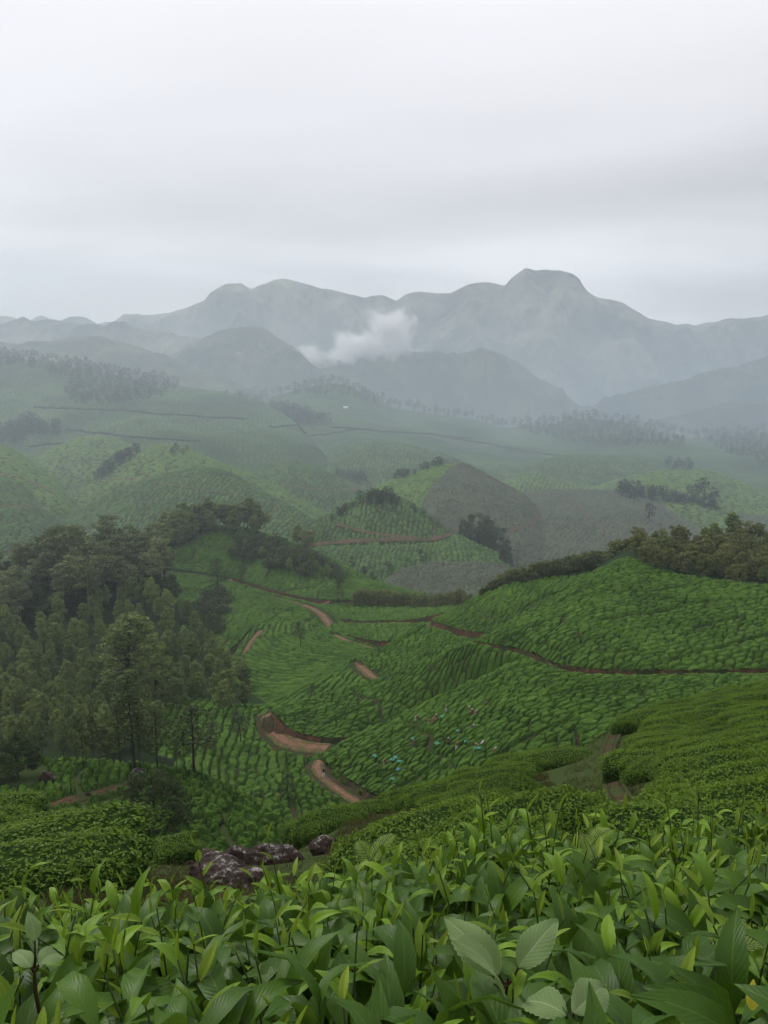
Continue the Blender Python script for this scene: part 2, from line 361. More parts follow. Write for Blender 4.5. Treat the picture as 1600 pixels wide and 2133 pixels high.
# ------------------------------------------------------------------ terrain patches
class Patch: pass
PATCHES = {}
def loft(name, rows, x0=None, x1=None, sx=2.0, sy=1.4, back=None, front=(6, 10), bank=None, und=0.0, top=0.6, bulge=0.0):
    """rows: polylines of (px, py, forward distance), front to crest. Gives a grid in the world."""
    x0 = min(r[0][0] for r in rows) if x0 is None else x0
    x1 = max(r[-1][0] for r in rows) if x1 is None else x1
    C = int((x1 - x0) / sx) + 2
    px = np.linspace(x0, x1, C)
    P = []
    pyr = []
    for r in rows:
        a = np.array(r, float)
        py = pchip(a[:, 0], a[:, 1], px); w = np.exp(pchip(a[:, 0], np.log(a[:, 2]), px))
        P.append(W(px, py, w)); pyr.append(py)
    segs = [max(3, int(np.max(np.abs(pyr[k + 1] - pyr[k])) / sy)) for k in range(len(P) - 1)]
    # behind the crest the ground falls away out of sight
    cr = P[-1]; dep = np.maximum(-cr[:, 2] / cr[:, 1], -0.05)
    wd = np.mean(cr[:, 1])
    for d in (back or (0.035 * wd, 0.11 * wd, 0.30 * wd)):
        q = cr.copy(); q[:, 0] *= (q[:, 1] + d) / q[:, 1]; q[:, 1] += d; q[:, 2] -= d * np.maximum(0.18, dep + 0.28)
        P.append(q); segs.append(5)
    nb = 3 if back is None else len(back)
    pt = Patch(); pt.name = name; pt.px = px; pt.top = top
    # plan normal of the front edge, towards the viewer
    r0 = P[0]; tg = np.gradient(r0[:, :2], axis=0)
    k = max(3, int(24 / sx)); ker = np.ones(k) / k
    pad = lambda v: np.convolve(np.pad(v, (k // 2, k - 1 - k // 2), 'edge'), ker, 'valid')
    nrm = np.stack([pad(tg[:, 1]), -pad(tg[:, 0])], -1); nrm /= np.linalg.norm(nrm, axis=1)[:, None] + 1e-9
    fr = []
    off = 0.0; drop = np.zeros(C)
    if bank:
        h = bank['h'] * np.clip(np.minimum((px - bank['x0']) / bank.get('taper', 25), (bank['x1'] - px) / bank.get('taper', 25)), 0.12, 1)
        pt.bank_h = h
        fr.append((0.45 * h + 0.3, h)); fr.append((0.45 * h + 0.3 + bank.get('w', 2.6), h + 0.15))
        off = 0.45 * h + 0.3 + bank.get('w', 2.6); drop = h + 0.15
    fr.append((off + front[0], drop + front[1])); fr.append((off + front[0] * 3, drop + front[1] * 4))
    for o, d in fr:
        q = r0.copy(); q[:, :2] += nrm * (np.asarray(o) * np.ones(C))[:, None]; q[:, 2] -= d
        P.insert(0, q); segs.insert(0, 4)
    nf = len(fr)
    A = np.array(P)                                               # K x C x 3
    K = len(A)
    t = np.concatenate([[0], np.cumsum(np.maximum(np.mean(np.linalg.norm(np.diff(A, axis=0), axis=2), axis=1), 1e-3))])
    tq = np.concatenate([np.linspace(t[k], t[k + 1], segs[k], endpoint=False) for k in range(K - 1)] + [[t[-1]]])
    G = pchip(t, A.reshape(K, -1), tq).reshape(len(tq), C, 3)
    ridx = np.concatenate([[0], np.cumsum(segs)])                 # grid row of each control row
    if und > 0:
        s = max(8.0, 0.10 * wd)
        f = fbm(G[..., 0] / s, G[..., 1] / s, len(PATCHES) * 11, 3)
        fade = np.ones(len(tq)); a, b = ridx[nf], ridx[-1 - nb]
        ii = np.arange(len(tq)); fade = np.clip(np.minimum((ii - a) / max(1, (b - a)) * 4, (b - ii) / max(1, (b - a)) * 4), 0, 1)
        G[..., 2] += f * und * fade[:, None]
    if bulge:
        ii = np.arange(len(tq)); a, b = ridx[nf], ridx[-1 - nb]; u = np.clip((ii - a) / max(1, b - a), 0, 1)
        hh = np.clip((G[b, :, 2] - G[a, :, 2]) / 6.0, 0.0, 1.0)
        G[..., 2] += bulge * (np.sin(np.pi * u) * (1 - 0.35 * u))[:, None] * hh[None, :]
    pt.G = G; pt.rows = ridx; pt.nf = nf; pt.nb = nb
    pt.r_front = ridx[nf]; pt.r_crest = ridx[-1 - nb]
    # coarse surface for standing things on
    sc = max(1, int(round(5 / sx))); rr = np.unique(np.concatenate([np.arange(0, len(tq), 3), ridx])); cc = np.unique(np.concatenate([np.arange(0, C, sc), [C - 1]]))
    pt.rr, pt.cc = rr, cc
    g = G[np.ix_(rr, cc)].copy(); pt.coarse = g
    V = g.reshape(-1, 3)
    pt.bvh = BVHTree.FromPolygons([tuple(v) for v in V.tolist()], grid_faces(len(rr), len(cc)).tolist())
    PATCHES[name] = pt
    return pt
def hit(pt, px, py):
    for k in (0, 2, 4, 7, 11, 16):
        loc, nor, i, d = pt.bvh.ray_cast(Vector((0, 0, 0)), ray(px, py + k))
        if loc is not None: return loc
    return None
def hit_any(px, py):
    best = None
    for p in PATCHES.values():
        q = hit(p, px, py)
        if q is not None and (best is None or q.length < best[0].length): best = (q, p)
    return best
def ground(pt, x, y):
    loc, nor, i, d = pt.bvh.ray_cast(Vector((x, y, 2000)), Vector((0, 0, -1))); return None if loc is None else loc.z
def hill_obj(pt, name, m, noise_amp=0.0, full=False, uvs=None):
    """the bare ground of a patch"""
    if full:
        g = pt.G.copy(); R, C = g.shape[:2]
    else:
        g = pt.coarse.copy(); g[..., 2] -= pt.top; R, C = g.shape[:2]
    uv = None
    if uvs is not None: uv = np.stack(uvs(g[..., 0], g[..., 1]), -1).reshape(-1, 2)
    o = link(name, mesh_np(name, g.reshape(-1, 3), grid_faces(R, C), m, uv=uv))
    o['kind'] = 'structure'
    pt.obj = o
    return o
def bank_obj(pt, x0, x1, path=True, pname='dirt_path', m=None, bm=None):
    """cut earth face under a field's lower edge and the track at its foot"""
    sel = np.where((pt.px >= x0) & (pt.px <= x1))[0]
    rb, rt = pt.rows[pt.nf - 1], pt.rows[pt.nf]
    top = pt.G[rt][sel]; bot = pt.G[rb][sel]
    R = 7; g = np.array([bot + (top - bot) * k / (R - 1) for k in range(R)])
    g[..., 2] -= 0.12; g[-1, :, 2] += 0.05
    d = (bot - top)[:, :2]; d = d / (np.linalg.norm(d, axis=1)[:, None] + 1e-9)
    r = fbm(pt.px[sel][None, :] * 0.16 + np.zeros((R, 1)), np.arange(R)[:, None] * 0.9 + np.zeros((1, len(sel))), 91, 4)
    bulge = (0.12 + 0.9 * (r + 0.25)) * 0.55
    bulge[0] = 0.1
    g[..., 0] += d[:, 0] * bulge; g[..., 1] += d[:, 1] * bulge
    o = link('earth_bank', mesh_np('earth_bank', g.reshape(-1, 3), grid_faces(R, len(sel)), bm or M['bank'])); o['kind'] = 'structure'
def track_obj(pt, x0, x1, pname='dirt_path', m=None):
    sel = np.where((pt.px >= x0) & (pt.px <= x1))[0]; rb = pt.rows[pt.nf - 1]
    if len(sel):
        r2 = pt.rows[pt.nf - 2]
        a = pt.G[rb][sel].copy(); b = pt.G[r2][sel].copy()
        g2 = np.array([a + (b - a) * k / 5 for k in range(6)])
        prof = np.array([0.02, 0.06, -0.03, 0.05, -0.03, 0.0])
        g2[..., 2] += -0.10 + prof[:, None] + 0.08 * fbm(g2[..., 0], g2[..., 1], 5, 2) + 0.06
        o = link(pname, mesh_np(pname, g2.reshape(-1, 3), grid_faces(6, len(sel)), m or M['path'])); o['kind'] = 'structure'
TRAILS = {}
def trail(pt, pts, width, name='dirt_path', m=None, sink=0.0, hump=0.0):
    """a track lying on a patch along photo points"""
    P = []
    for i in range(len(pts) - 1):
        for k in range(8):
            u = k / 8; q = hit(pt, pts[i][0] * (1 - u) + pts[i + 1][0] * u, pts[i][1] * (1 - u) + pts[i + 1][1] * u)
            if q is not None: P.append(q)
    if len(P) < 3: return
    P = np.array([tuple(p) for p in P])
    tg = np.gradient(P[:, :2], axis=0); nm = np.stack([-tg[:, 1], tg[:, 0]], -1); nm /= np.linalg.norm(nm, axis=1)[:, None] + 1e-9
    V = []
    offs = (-0.5, -0.4, -0.3, -0.2, -0.1, 0, 0.1, 0.2, 0.3, 0.4, 0.5)
    for i, p in enumerate(P):
        wv = width * 0.78 * (0.85 + 0.3 * random.random())
        for k in offs:
            x, y = p[0] + nm[i, 0] * k * wv, p[1] + nm[i, 1] * k * wv
            z = ground(pt, x, y); z = p[2] if z is None else z
            V.append((x, y, z - pt.top + 0.14 - sink + max(0, p[1] - 350) * 0.0014 - (0.1 if abs(k) == 0.5 else 0) + hump * (0.5 + random.random()) * (1 - (2 * k) ** 2)))
    o = link(name, mesh_np(name, np.array(V), grid_faces(len(P), 11), m or M['path'], attrs={'edge': np.tile(np.abs(np.array(offs)) * 2, len(P))})); o['kind'] = 'structure'
    TRAILS.setdefault(pt.name, []).append((P[:, :2], width))

def rowfield(X, Y, mode, seed):
    wob = 6.0 * fbm(X / 40, Y / 40, seed, 2) + 1.6 * fbm(X / 9, Y / 9, seed + 3, 2)
    if mode[0] == 'dir':
        a = math.radians(mode[1]); A = X * math.cos(a) + Y * math.sin(a); B = -X * math.sin(a) + Y * math.cos(a)
        return A, B + wob
    if mode[0] == 'ring':
        cx, cy = mode[1]; r = np.hypot(X - cx, Y - cy); th = np.arctan2(Y - cy, X - cx)
        return th * mode[2], r + wob
    if mode[0] == 'rad':
        cx, cy = mode[1]; r = np.hypot(X - cx, Y - cy); th = np.arctan2(Y - cy, X - cx)
        return r, th * mode[2] + wob * 0.6
def tea(pt, mode, La=2.2, Lb=1.5, m=None, depth=0.75, rough=0.10, seed=0, label='', mask=None, gapw=0.42, rows=None, jit=(0.9, 0.42), trails_extra=0.3, merge=0.16, name='tea_bushes', brown=None):
    """a field of clipped bushes: domes parted by gaps; gaps sink below the hill's soil"""
    a, b = (rows or (pt.r_front, min(len(pt.G) - 1, pt.rows[-pt.nb] + 2)))
    G = pt.G[a:b + 1].copy(); R, C = G.shape[:2]
    X, Y = G[..., 0].ravel(), G[..., 1].ravel()
    A, B = rowfield(X, Y, mode, seed)
    La = La * 0.92; Lb = Lb * 0.76; A = A / La; B = B / Lb
    j0 = np.floor(B)
    F1 = np.full(X.shape, 1e9); F2 = F1.copy(); ID = np.zeros(X.shape); J1 = np.zeros(X.shape); J2 = J1.copy()
    for dj in (-1, 0, 1):
        j = j0 + dj; sh = hash2(j, j * 0, seed + 5); i0 = np.floor(A - sh)
        for di in (-1, 0, 1):
            i = i0 + di
            pa = i + sh + 0.5 + jit[0] * (hash2(i, j, seed + 1) - 0.5); pb = j + 0.5 + jit[1] * (hash2(i, j, seed + 2) - 0.5)
            d = np.hypot((A - pa) * Lb * 1.12, (B - pb) * Lb)
            hid = hash2(i, j, seed + 9)
            nearer = d < F1
            J2 = np.where(nearer, J1, np.where(d < F2, j, J2)); J1 = np.where(nearer, j, J1)
            F2 = np.where(nearer, F1, np.minimum(F2, d)); ID = np.where(nearer, hid, ID); F1 = np.where(nearer, d, F1)
    e = (F2 - F1); same = np.where(J1 == J2, merge * sstep(-0.12 - merge * 0.3, 0.15, fbm(X / 4.0, Y / 4.0, seed + 80, 2)) * gapw, 0); e = e + same
    gv = gapw * (0.55 + 1.3 * np.clip(0.5 + 1.6 * fbm(X / 3.1, Y / 3.1, seed + 40, 3), 0, 1))
    gv = gv * 0.74; depth = depth * 1.45
    pr = np.clip(e / gv, 0, 1); pr = 1 - (1 - pr) ** 2.2
    depth = depth * (0.45 + 1.1 * np.clip(0.5 + 1.5 * fbm(X / 2.3, Y / 2.3, seed + 60, 3), 0, 1))
    if gapw < 0.8:
        la = 13.0 + fbm(X / 30, Y / 30, seed + 90, 2) * 2; ln = np.abs(((A * La + 5 * fbm(X / 6, Y / 6, seed + 91, 2)) / 13.0) % 1.0 - 0.5) * 13.0
        on_ = hash2(np.floor((A * La + 5 * fbm(X / 6, Y / 6, seed + 91, 2)) / 13.0), np.floor(B / 9), seed + 92) < 0.45
        pr = np.where(on_, pr * sstep(0.10, 0.42, ln), pr)
        lr = np.abs((B / 7.0 + 0.2 * fbm(X / 8, Y / 8, seed + 93, 2)) % 1.0 - 0.5) * 7.0 * Lb
        pr = np.where(hash2(np.floor(B / 7.0), np.floor(A / 6), seed + 94) < 0.4, pr * sstep(0.08, 0.5, lr), pr)
    dome = 1 - np.clip(F1 / (0.85 * Lb), 0, 1) ** 2
    fs = max(0.5, Lb * 0.36); fine = fbm(X / fs, Y / fs, seed + 20, 3) * 2 * max(1.0, fs / 0.6)
    dz = -depth * (1 - pr) + 0.22 * dome - 0.12 + (ID - 0.5) * 0.28 + rough * 2.4 * fine * pr
    dead = (ID > 0.985) & True
    dz = np.where(dead, dz - 0.35, dz)
    soil = np.zeros(X.shape, bool)
    for P, wd in TRAILS.get(pt.name, []):
        dd = np.full(X.shape, 1e9)
        for k in range(0, len(P), 2): dd = np.minimum(dd, (X - P[k, 0]) ** 2 + (Y - P[k, 1]) ** 2)
        lim = wd * 0.5 + trails_extra + 0.5 * fbm(X / 1.2, Y / 1.2, 77, 2)
        soil |= dd < lim ** 2
    if mask is not None:
        ppx, ppy, _ = project(X, Y, G[..., 2].ravel())
        soil |= mask(ppx, ppy, X, Y)
    dz = np.where(soil, -pt.top - 0.9, dz)
    G[..., 2] += dz.reshape(R, C)
    tint = np.stack([ID, pr, np.zeros_like(pr), np.ones_like(pr)], -1)
    o = link(name, mesh_np(name, G.reshape(-1, 3), grid_faces(R, C), m or M['tea'], attrs={'tint': tint}))
    tag(o, label, None, None, 'stuff')
    return o
def poly_mask(polys):
    def f(px, py, X, Y):
        r = np.zeros(px.shape, bool)
        for pg in polys:
            ins = np.zeros(px.shape, bool); n = len(pg)
            for i in range(n):
                x1, y1 = pg[i]; x2, y2 = pg[(i + 1) % n]
                c = ((y1 > py) != (y2 > py)) & (px < (x2 - x1) * (py - y1) / (y2 - y1 + 1e-9) + x1)
                ins ^= c
            r |= ins
        return r
    return f
def inside(pg, px, py):
    return bool(poly_mask([pg])(np.array([px]), np.array([py]), None, None)[0])

# ================================================================== TERRAIN, far to near
# flat valley ground below everything
gv = np.array([(-3600, -60, -260), (3600, -60, -260), (3600, 3900, -260), (-3600, 3900, -260)], float)
o = link('ground', mesh_np('ground', gv, np.array([[0, 1, 2, 3]]), M['far_hill'])); o['kind'] = 'structure'

def rock_relief(pt, amp, scale, seed, gully=1.0):
    """spurs and gullies running down a mountain"""
    a, b = pt.r_front, pt.r_crest
    G = pt.G; X, Y = G[..., 0], G[..., 1]
    w1 = fbm(X / scale * 0.6, Y / scale * 0.6, seed + 50, 3)
    f = ridged(X / scale + w1 * 1.3, Y / (scale * 2.4) + w1, seed, 5) - 0.55
    f2 = fbm(X / scale * 3.2, Y / scale * 2.0, seed + 9, 4)
    ii = np.arange(G.shape[0])[:, None]
    fade = np.clip((b - ii) / max(1, (b - a)) * 3.0, 0.05, 1) * np.clip((ii - 0) / max(1, a), 0, 1)
    G[..., 2] += (f * gully + 0.35 * f2) * amp * fade
    crest = np.exp(-((ii - b) / max(1.0, (b - a)) * 9) ** 2)
    G[..., 2] += crest * fbm(X / (scale * 0.35), Y * 0, seed + 31, 3) * amp * 0.12

mt = [(-300, 668), (-100, 668), (0, 664), (30, 668), (50, 675), (85, 660), (110, 668), (160, 674), (220, 684), (270, 668), (340, 658), (400, 640), (425, 629), (440, 613), (462, 600), (480, 592), (500, 592), (520, 601), (550, 594), (585, 587), (620, 591), (660, 600), (700, 605),
      (740, 612), (762, 619), (790, 616), (825, 627), (838, 618), (850, 612), (880, 606), (910, 608), (935, 606), (980, 592), (1018, 585), (1035, 588), (1050, 592), (1062, 582), (1075, 573), (1105, 562), (1150, 566), (1180, 570), (1197, 576), (1207, 584), (1215, 598), (1230, 612), (1260, 622), (1290, 632), (1320, 648),
      (1350, 662), (1385, 672), (1410, 680), (1430, 676), (1450, 681), (1480, 678), (1540, 665), (1600, 655), (1800, 640), (1950, 650)]
p = loft('mountain', [[(-300, 880, 2300), (800, 880, 2300), (1950, 900, 2300)], [(-300, 790, 2620), (400, 790, 2620), (700, 740, 2700), (1100, 730, 2700), (1500, 780, 2650), (1950, 790, 2620)], [(x, y, 3000) for x, y in mt]], sx=3, sy=2.2, front=(100, 120), back=(60, 200, 450))
rock_relief(p, 270, 330, 3); hill_obj(p, 'mountain', M['mountain'], full=True)
p = loft('left_range', [[(-300, 800, 1950), (520, 830, 1950)], [(-300, 680, 2350), (0, 690, 2350), (40, 678, 2350), (100, 671, 2350), (160, 673, 2350), (215, 683, 2350), (260, 690, 2340), (330, 708, 2320), (420, 722, 2300), (520, 760, 2250)]], sx=3, sy=2.2, front=(60, 90))
rock_relief(p, 130, 220, 13); hill_obj(p, 'mountain', M['mountain'], full=True)
p = loft('right_range', [[(1180, 900, 1800), (1950, 940, 1700)], [(1180, 880, 1960), (1300, 828, 1980), (1360, 806, 2000), (1440, 790, 2020), (1500, 775, 2050), (1560, 756, 2080), (1600, 742, 2100), (1700, 712, 2150), (1800, 700, 2200), (1950, 690, 2200)]], sx=3, sy=2.2, front=(60, 90))
rock_relief(p, 95, 190, 23); hill_obj(p, 'hill', M['far_hill'], full=True)
p = loft('right_spur', [[(1230, 935, 1560), (1950, 960, 1500)], [(1230, 905, 1640), (1330, 880, 1660), (1420, 862, 1680), (1480, 848, 1690), (1540, 835, 1700), (1600, 838, 1700), (1700, 820, 1720), (1950, 790, 1750)]], sx=3, sy=2.2, front=(60, 90))
rock_relief(p, 40, 150, 43); hill_obj(p, 'hill', M['far_hill'], full=True)
p = loft('cone_right', [[(600, 900, 1700), (1300, 920, 1700)], [(600, 790, 2060), (650, 760, 2080), (720, 742, 2100), (800, 738, 2110), (860, 737, 2110), (930, 738, 2110), (980, 735, 2110), (1010, 729, 2110), (1040, 736, 2110), (1080, 757, 2100), (1120, 786, 2080), (1180, 825, 2050), (1225, 856, 2030), (1300, 900, 2000)]], sx=2.5, sy=2.0, front=(60, 90))
rock_relief(p, 105, 170, 33); hill_obj(p, 'hill', M['far_hill'], full=True)
p = loft('cone_left', [[(300, 880, 1640), (860, 900, 1640)], [(300, 770, 1950), (340, 752, 1960), (400, 722, 1980), (440, 697, 1990), (470, 687, 2000), (500, 681, 2000), (530, 682, 2000), (556, 689, 1990), (580, 703, 1985), (605, 720, 1980), (645, 740, 1960), (700, 775, 1930), (780, 810, 1900), (860, 850, 1850)]], sx=2.5, sy=2.0, front=(60, 90))
rock_relief(p, 90, 160, 53); hill_obj(p, 'hill', M['far_hill'], full=True)
p = loft('dark_left', [[(-300, 820, 1450), (560, 860, 1450)], [(-300, 702, 1800), (0, 714, 1800), (90, 716, 1800), (150, 706, 1800), (200, 702, 1800), (250, 712, 1800), (300, 728, 1780), (360, 752, 1760), (430, 780, 1720), (560, 830, 1650)]], sx=2.5, sy=2.0, front=(60, 90))
rock_relief(p, 50, 140, 63); hill_obj(p, 'hill', M['far_hill'], full=True); P_DARK = p

def far_uv(mode, La, Lb, seed=0):
    def f(X, Y):
        A, B = rowfield(X, Y, mode, seed); return A / La, B / Lb
    return f
# big plantation slopes of the middle distance
p = loft('ridge_slope', [[(200, 1100, 640), (800, 1060, 700), (1200, 1060, 720), (1800, 1060, 760)], [(200, 980, 840), (500, 930, 980), (800, 940, 980), (1050, 960, 950), (1300, 960, 960), (1800, 980, 950)],
     [(200, 870, 1180), (330, 848, 1260), (450, 836, 1330), (540, 829, 1400), (580, 822, 1400), (640, 808, 1420), (700, 800, 1430), (760, 818, 1430), (820, 848, 1420), (900, 862, 1420), (1000, 876, 1420), (1050, 890, 1420), (1120, 886, 1400), (1220, 872, 1400), (1300, 880, 1400), (1380, 900, 1400), (1450, 912, 1400), (1600, 900, 1400), (1800, 890, 1400)]], sx=3, sy=1.6, und=34)
hill_obj(p, 'hill', M['far_tea'], full=True, uvs=far_uv(('dir', 78), 3.4, 5.0, 4)); P_RIDGE = p
p = loft('left_slope', [[(-300, 1050, 640), (760, 1090, 640)], [(-300, 860, 950), (100, 880, 930), (300, 882, 920), (520, 905, 890), (620, 950, 840), (760, 1050, 720)],
     [(-300, 730, 1250), (0, 742, 1250), (100, 752, 1250), (200, 772, 1250), (300, 792, 1250), (370, 802, 1240), (430, 811, 1220), (480, 818, 1200), (540, 834, 1170), (590, 860, 1090), (640, 905, 980), (690, 960, 880), (760, 1040, 760)]], sx=3, sy=1.6, und=34)
hill_obj(p, 'hill', M['far_tea'], full=True, uvs=far_uv(('dir', 10), 6.0, 3.4, 5)); P_LEFT = p

for pt_, pl, wd_ in ((P_LEFT, [(70, 850), (130, 852), (250, 857), (400, 868), (515, 873)], 4), (P_LEFT, [(140, 895), (210, 904), (300, 914), (420, 920)], 6), (P_LEFT, [(60, 930), (110, 925), (190, 920)], 5), (P_RIDGE, [(440, 927), (600, 916), (680, 906), (750, 894)], 4.5),
                     (P_RIDGE, [(690, 890), (800, 899), (900, 906), (985, 914)], 4.5), (P_RIDGE, [(900, 908), (1000, 922), (1100, 942), (1200, 956), (1320, 976)], 5), (P_RIDGE, [(700, 985), (800, 978), (900, 962)], 4), (P_LEFT, [(560, 890), (640, 887), (690, 890)], 4)):
    trail(pt_, [(a + (pl[i + 1][0] - a) * k / 5 if i + 1 < len(pl) else a, (b + (pl[i + 1][1] - b) * k / 5 if i + 1 < len(pl) else b) + random.uniform(-1.6, 1.6)) for i, (a, b) in enumerate(pl) for k in range(5 if i + 1 < len(pl) else 1)], wd_ * 0.8, m=M['hedge_line'], hump=1.3)
# middle hills: shaped tea rows
def field(name, rows, mode, label, mt='tea_mid', La=3.2, Lb=2.2, seed=0, soil='soil', sx=2.0, sy=1.3, depth=1.0, bank=None, und=0.0, gapw=0.5, front=(6, 10), bulge=0.0, **kw):
    p = loft(name, rows, sx=sx, sy=sy, bank=bank, und=und, front=front, bulge=bulge)
    hill_obj(p, 'hill', M[soil])
    for pts, wd in kw.pop('trails', []): trail(p, pts, wd, m=M['path_far'] if rows[-1][0][2] > 400 else None)
    if bank: bank_obj(p, bank['x0'] - 5, bank['x1'] + 5, False)
    if bank and bank.get('path', True): track_obj(p, max(bank['x0'], bank.get('px0', -999)), bank['x1'])
    tea(p, mode, La, Lb, M[mt], depth, seed=seed, label=label, gapw=gapw, **kw)
    return p
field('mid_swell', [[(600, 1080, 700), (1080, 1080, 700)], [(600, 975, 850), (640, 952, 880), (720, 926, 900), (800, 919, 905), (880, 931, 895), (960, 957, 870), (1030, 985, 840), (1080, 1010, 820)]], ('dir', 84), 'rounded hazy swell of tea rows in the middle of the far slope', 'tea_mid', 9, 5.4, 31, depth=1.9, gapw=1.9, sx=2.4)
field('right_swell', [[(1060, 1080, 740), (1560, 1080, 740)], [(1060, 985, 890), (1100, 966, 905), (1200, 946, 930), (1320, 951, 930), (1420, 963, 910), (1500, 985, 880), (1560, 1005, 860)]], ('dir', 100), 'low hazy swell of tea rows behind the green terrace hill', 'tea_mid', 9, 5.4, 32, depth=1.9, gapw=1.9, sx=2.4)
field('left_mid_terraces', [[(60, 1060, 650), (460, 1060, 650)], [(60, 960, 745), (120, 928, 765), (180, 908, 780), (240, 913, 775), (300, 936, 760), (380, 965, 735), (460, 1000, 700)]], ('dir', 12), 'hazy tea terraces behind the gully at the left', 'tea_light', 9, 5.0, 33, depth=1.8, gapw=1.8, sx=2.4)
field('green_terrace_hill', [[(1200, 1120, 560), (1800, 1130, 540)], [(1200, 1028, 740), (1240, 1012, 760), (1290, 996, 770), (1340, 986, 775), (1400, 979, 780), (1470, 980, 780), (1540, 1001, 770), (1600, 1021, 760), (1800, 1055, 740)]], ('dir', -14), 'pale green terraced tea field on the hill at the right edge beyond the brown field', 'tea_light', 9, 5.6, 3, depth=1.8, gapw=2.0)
P_GT = PATCHES['green_terrace_hill']
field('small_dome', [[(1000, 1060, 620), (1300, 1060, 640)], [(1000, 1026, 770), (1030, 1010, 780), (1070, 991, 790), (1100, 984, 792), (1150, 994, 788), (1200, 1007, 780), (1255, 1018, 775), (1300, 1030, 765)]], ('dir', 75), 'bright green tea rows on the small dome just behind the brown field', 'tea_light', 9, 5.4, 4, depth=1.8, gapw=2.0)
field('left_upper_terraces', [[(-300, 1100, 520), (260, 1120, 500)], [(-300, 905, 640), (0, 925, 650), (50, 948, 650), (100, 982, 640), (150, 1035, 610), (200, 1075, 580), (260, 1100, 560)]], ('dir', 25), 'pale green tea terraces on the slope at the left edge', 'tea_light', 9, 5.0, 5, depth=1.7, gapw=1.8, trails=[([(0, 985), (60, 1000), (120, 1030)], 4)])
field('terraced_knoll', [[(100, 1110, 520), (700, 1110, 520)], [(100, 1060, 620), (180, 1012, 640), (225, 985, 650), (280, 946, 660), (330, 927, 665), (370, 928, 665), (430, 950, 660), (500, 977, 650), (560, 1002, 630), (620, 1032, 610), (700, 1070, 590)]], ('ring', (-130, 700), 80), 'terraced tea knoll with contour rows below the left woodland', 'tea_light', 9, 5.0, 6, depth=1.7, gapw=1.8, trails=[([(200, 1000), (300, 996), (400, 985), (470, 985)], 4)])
P_TK = PATCHES['terraced_knoll']
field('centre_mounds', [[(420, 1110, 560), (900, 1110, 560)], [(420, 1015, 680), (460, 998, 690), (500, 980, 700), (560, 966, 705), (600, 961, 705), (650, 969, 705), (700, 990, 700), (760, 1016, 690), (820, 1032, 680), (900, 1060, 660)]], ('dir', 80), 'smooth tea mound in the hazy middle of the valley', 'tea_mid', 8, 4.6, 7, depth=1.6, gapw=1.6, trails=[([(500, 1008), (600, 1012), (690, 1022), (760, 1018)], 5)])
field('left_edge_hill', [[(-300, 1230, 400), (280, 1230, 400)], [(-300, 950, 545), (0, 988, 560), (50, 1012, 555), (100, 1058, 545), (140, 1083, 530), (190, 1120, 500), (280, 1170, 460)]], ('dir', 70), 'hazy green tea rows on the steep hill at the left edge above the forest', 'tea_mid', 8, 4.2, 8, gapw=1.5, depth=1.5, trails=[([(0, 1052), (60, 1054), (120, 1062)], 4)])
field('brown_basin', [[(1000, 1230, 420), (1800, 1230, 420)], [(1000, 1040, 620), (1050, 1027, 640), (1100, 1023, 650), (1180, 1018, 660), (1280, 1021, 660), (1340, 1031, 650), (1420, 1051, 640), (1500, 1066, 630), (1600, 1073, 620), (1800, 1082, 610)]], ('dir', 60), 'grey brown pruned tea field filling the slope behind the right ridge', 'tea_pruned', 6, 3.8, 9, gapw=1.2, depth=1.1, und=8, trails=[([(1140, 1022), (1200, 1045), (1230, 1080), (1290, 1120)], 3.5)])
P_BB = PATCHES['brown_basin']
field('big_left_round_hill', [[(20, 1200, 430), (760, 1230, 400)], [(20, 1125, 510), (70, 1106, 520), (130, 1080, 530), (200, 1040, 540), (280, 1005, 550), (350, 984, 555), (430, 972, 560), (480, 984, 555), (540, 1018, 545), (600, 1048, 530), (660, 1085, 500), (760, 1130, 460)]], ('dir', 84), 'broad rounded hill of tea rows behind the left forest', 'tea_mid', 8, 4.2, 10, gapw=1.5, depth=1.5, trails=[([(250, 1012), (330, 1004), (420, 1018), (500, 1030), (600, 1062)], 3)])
BROWN = [(955, 960), (900, 1010), (880, 1050), (905, 1100), (940, 1120), (1250, 1260), (1250, 950)]
p = loft('two_tone_hill', [[(700, 1160, 440), (1280, 1250, 420)], [(700, 1062, 540), (740, 1040, 560), (800, 1006, 590), (860, 985, 600), (920, 966, 610), (960, 963, 612), (1000, 979, 605), (1050, 1006, 595), (1090, 1027, 585), (1130, 1066, 570), (1170, 1106, 550), (1210, 1140, 530), (1280, 1180, 500)]], sx=2, sy=1.3)
hill_obj(p, 'hill', M['soil']); P_TT = p
trail(p, [(960, 975), (1010, 990), (1070, 1015), (1100, 1040), (1128, 1070), (1110, 1088), (1080, 1098), (1050, 1108)], 3.6, m=M['path_far'])
tea(p, ('dir', 35), 6, 3.8, M['tea_pruned'], 1.1, seed=11, gapw=1.2, label='brown pruned half of the two-toned hill in the middle of the valley', mask=lambda a, b, X, Y: ~poly_mask([BROWN])(a, b, X, Y))
tea(p, ('dir', 35), 8, 4.6, M['tea_light'], 1.5, seed=11, gapw=1.5, label='green tea half of the two-toned hill in the middle of the valley', mask=poly_mask([BROWN]))
field('dome_hill', [[(600, 1230, 380), (1040, 1230, 380)], [(600, 1120, 425), (640, 1092, 432), (690, 1066, 440), (740, 1036, 450), (790, 1021, 455), (840, 1036, 452), (900, 1076, 445), (940, 1108, 435), (980, 1125, 425), (1040, 1150, 415)]], ('dir', 82), 'dark green dome shaped tea hill with a wooded top in mid valley', 'tea_mid', 6, 3.4, 12, gapw=1.2, depth=1.3, sy=1.1)
P_DOME = PATCHES['dome_hill']
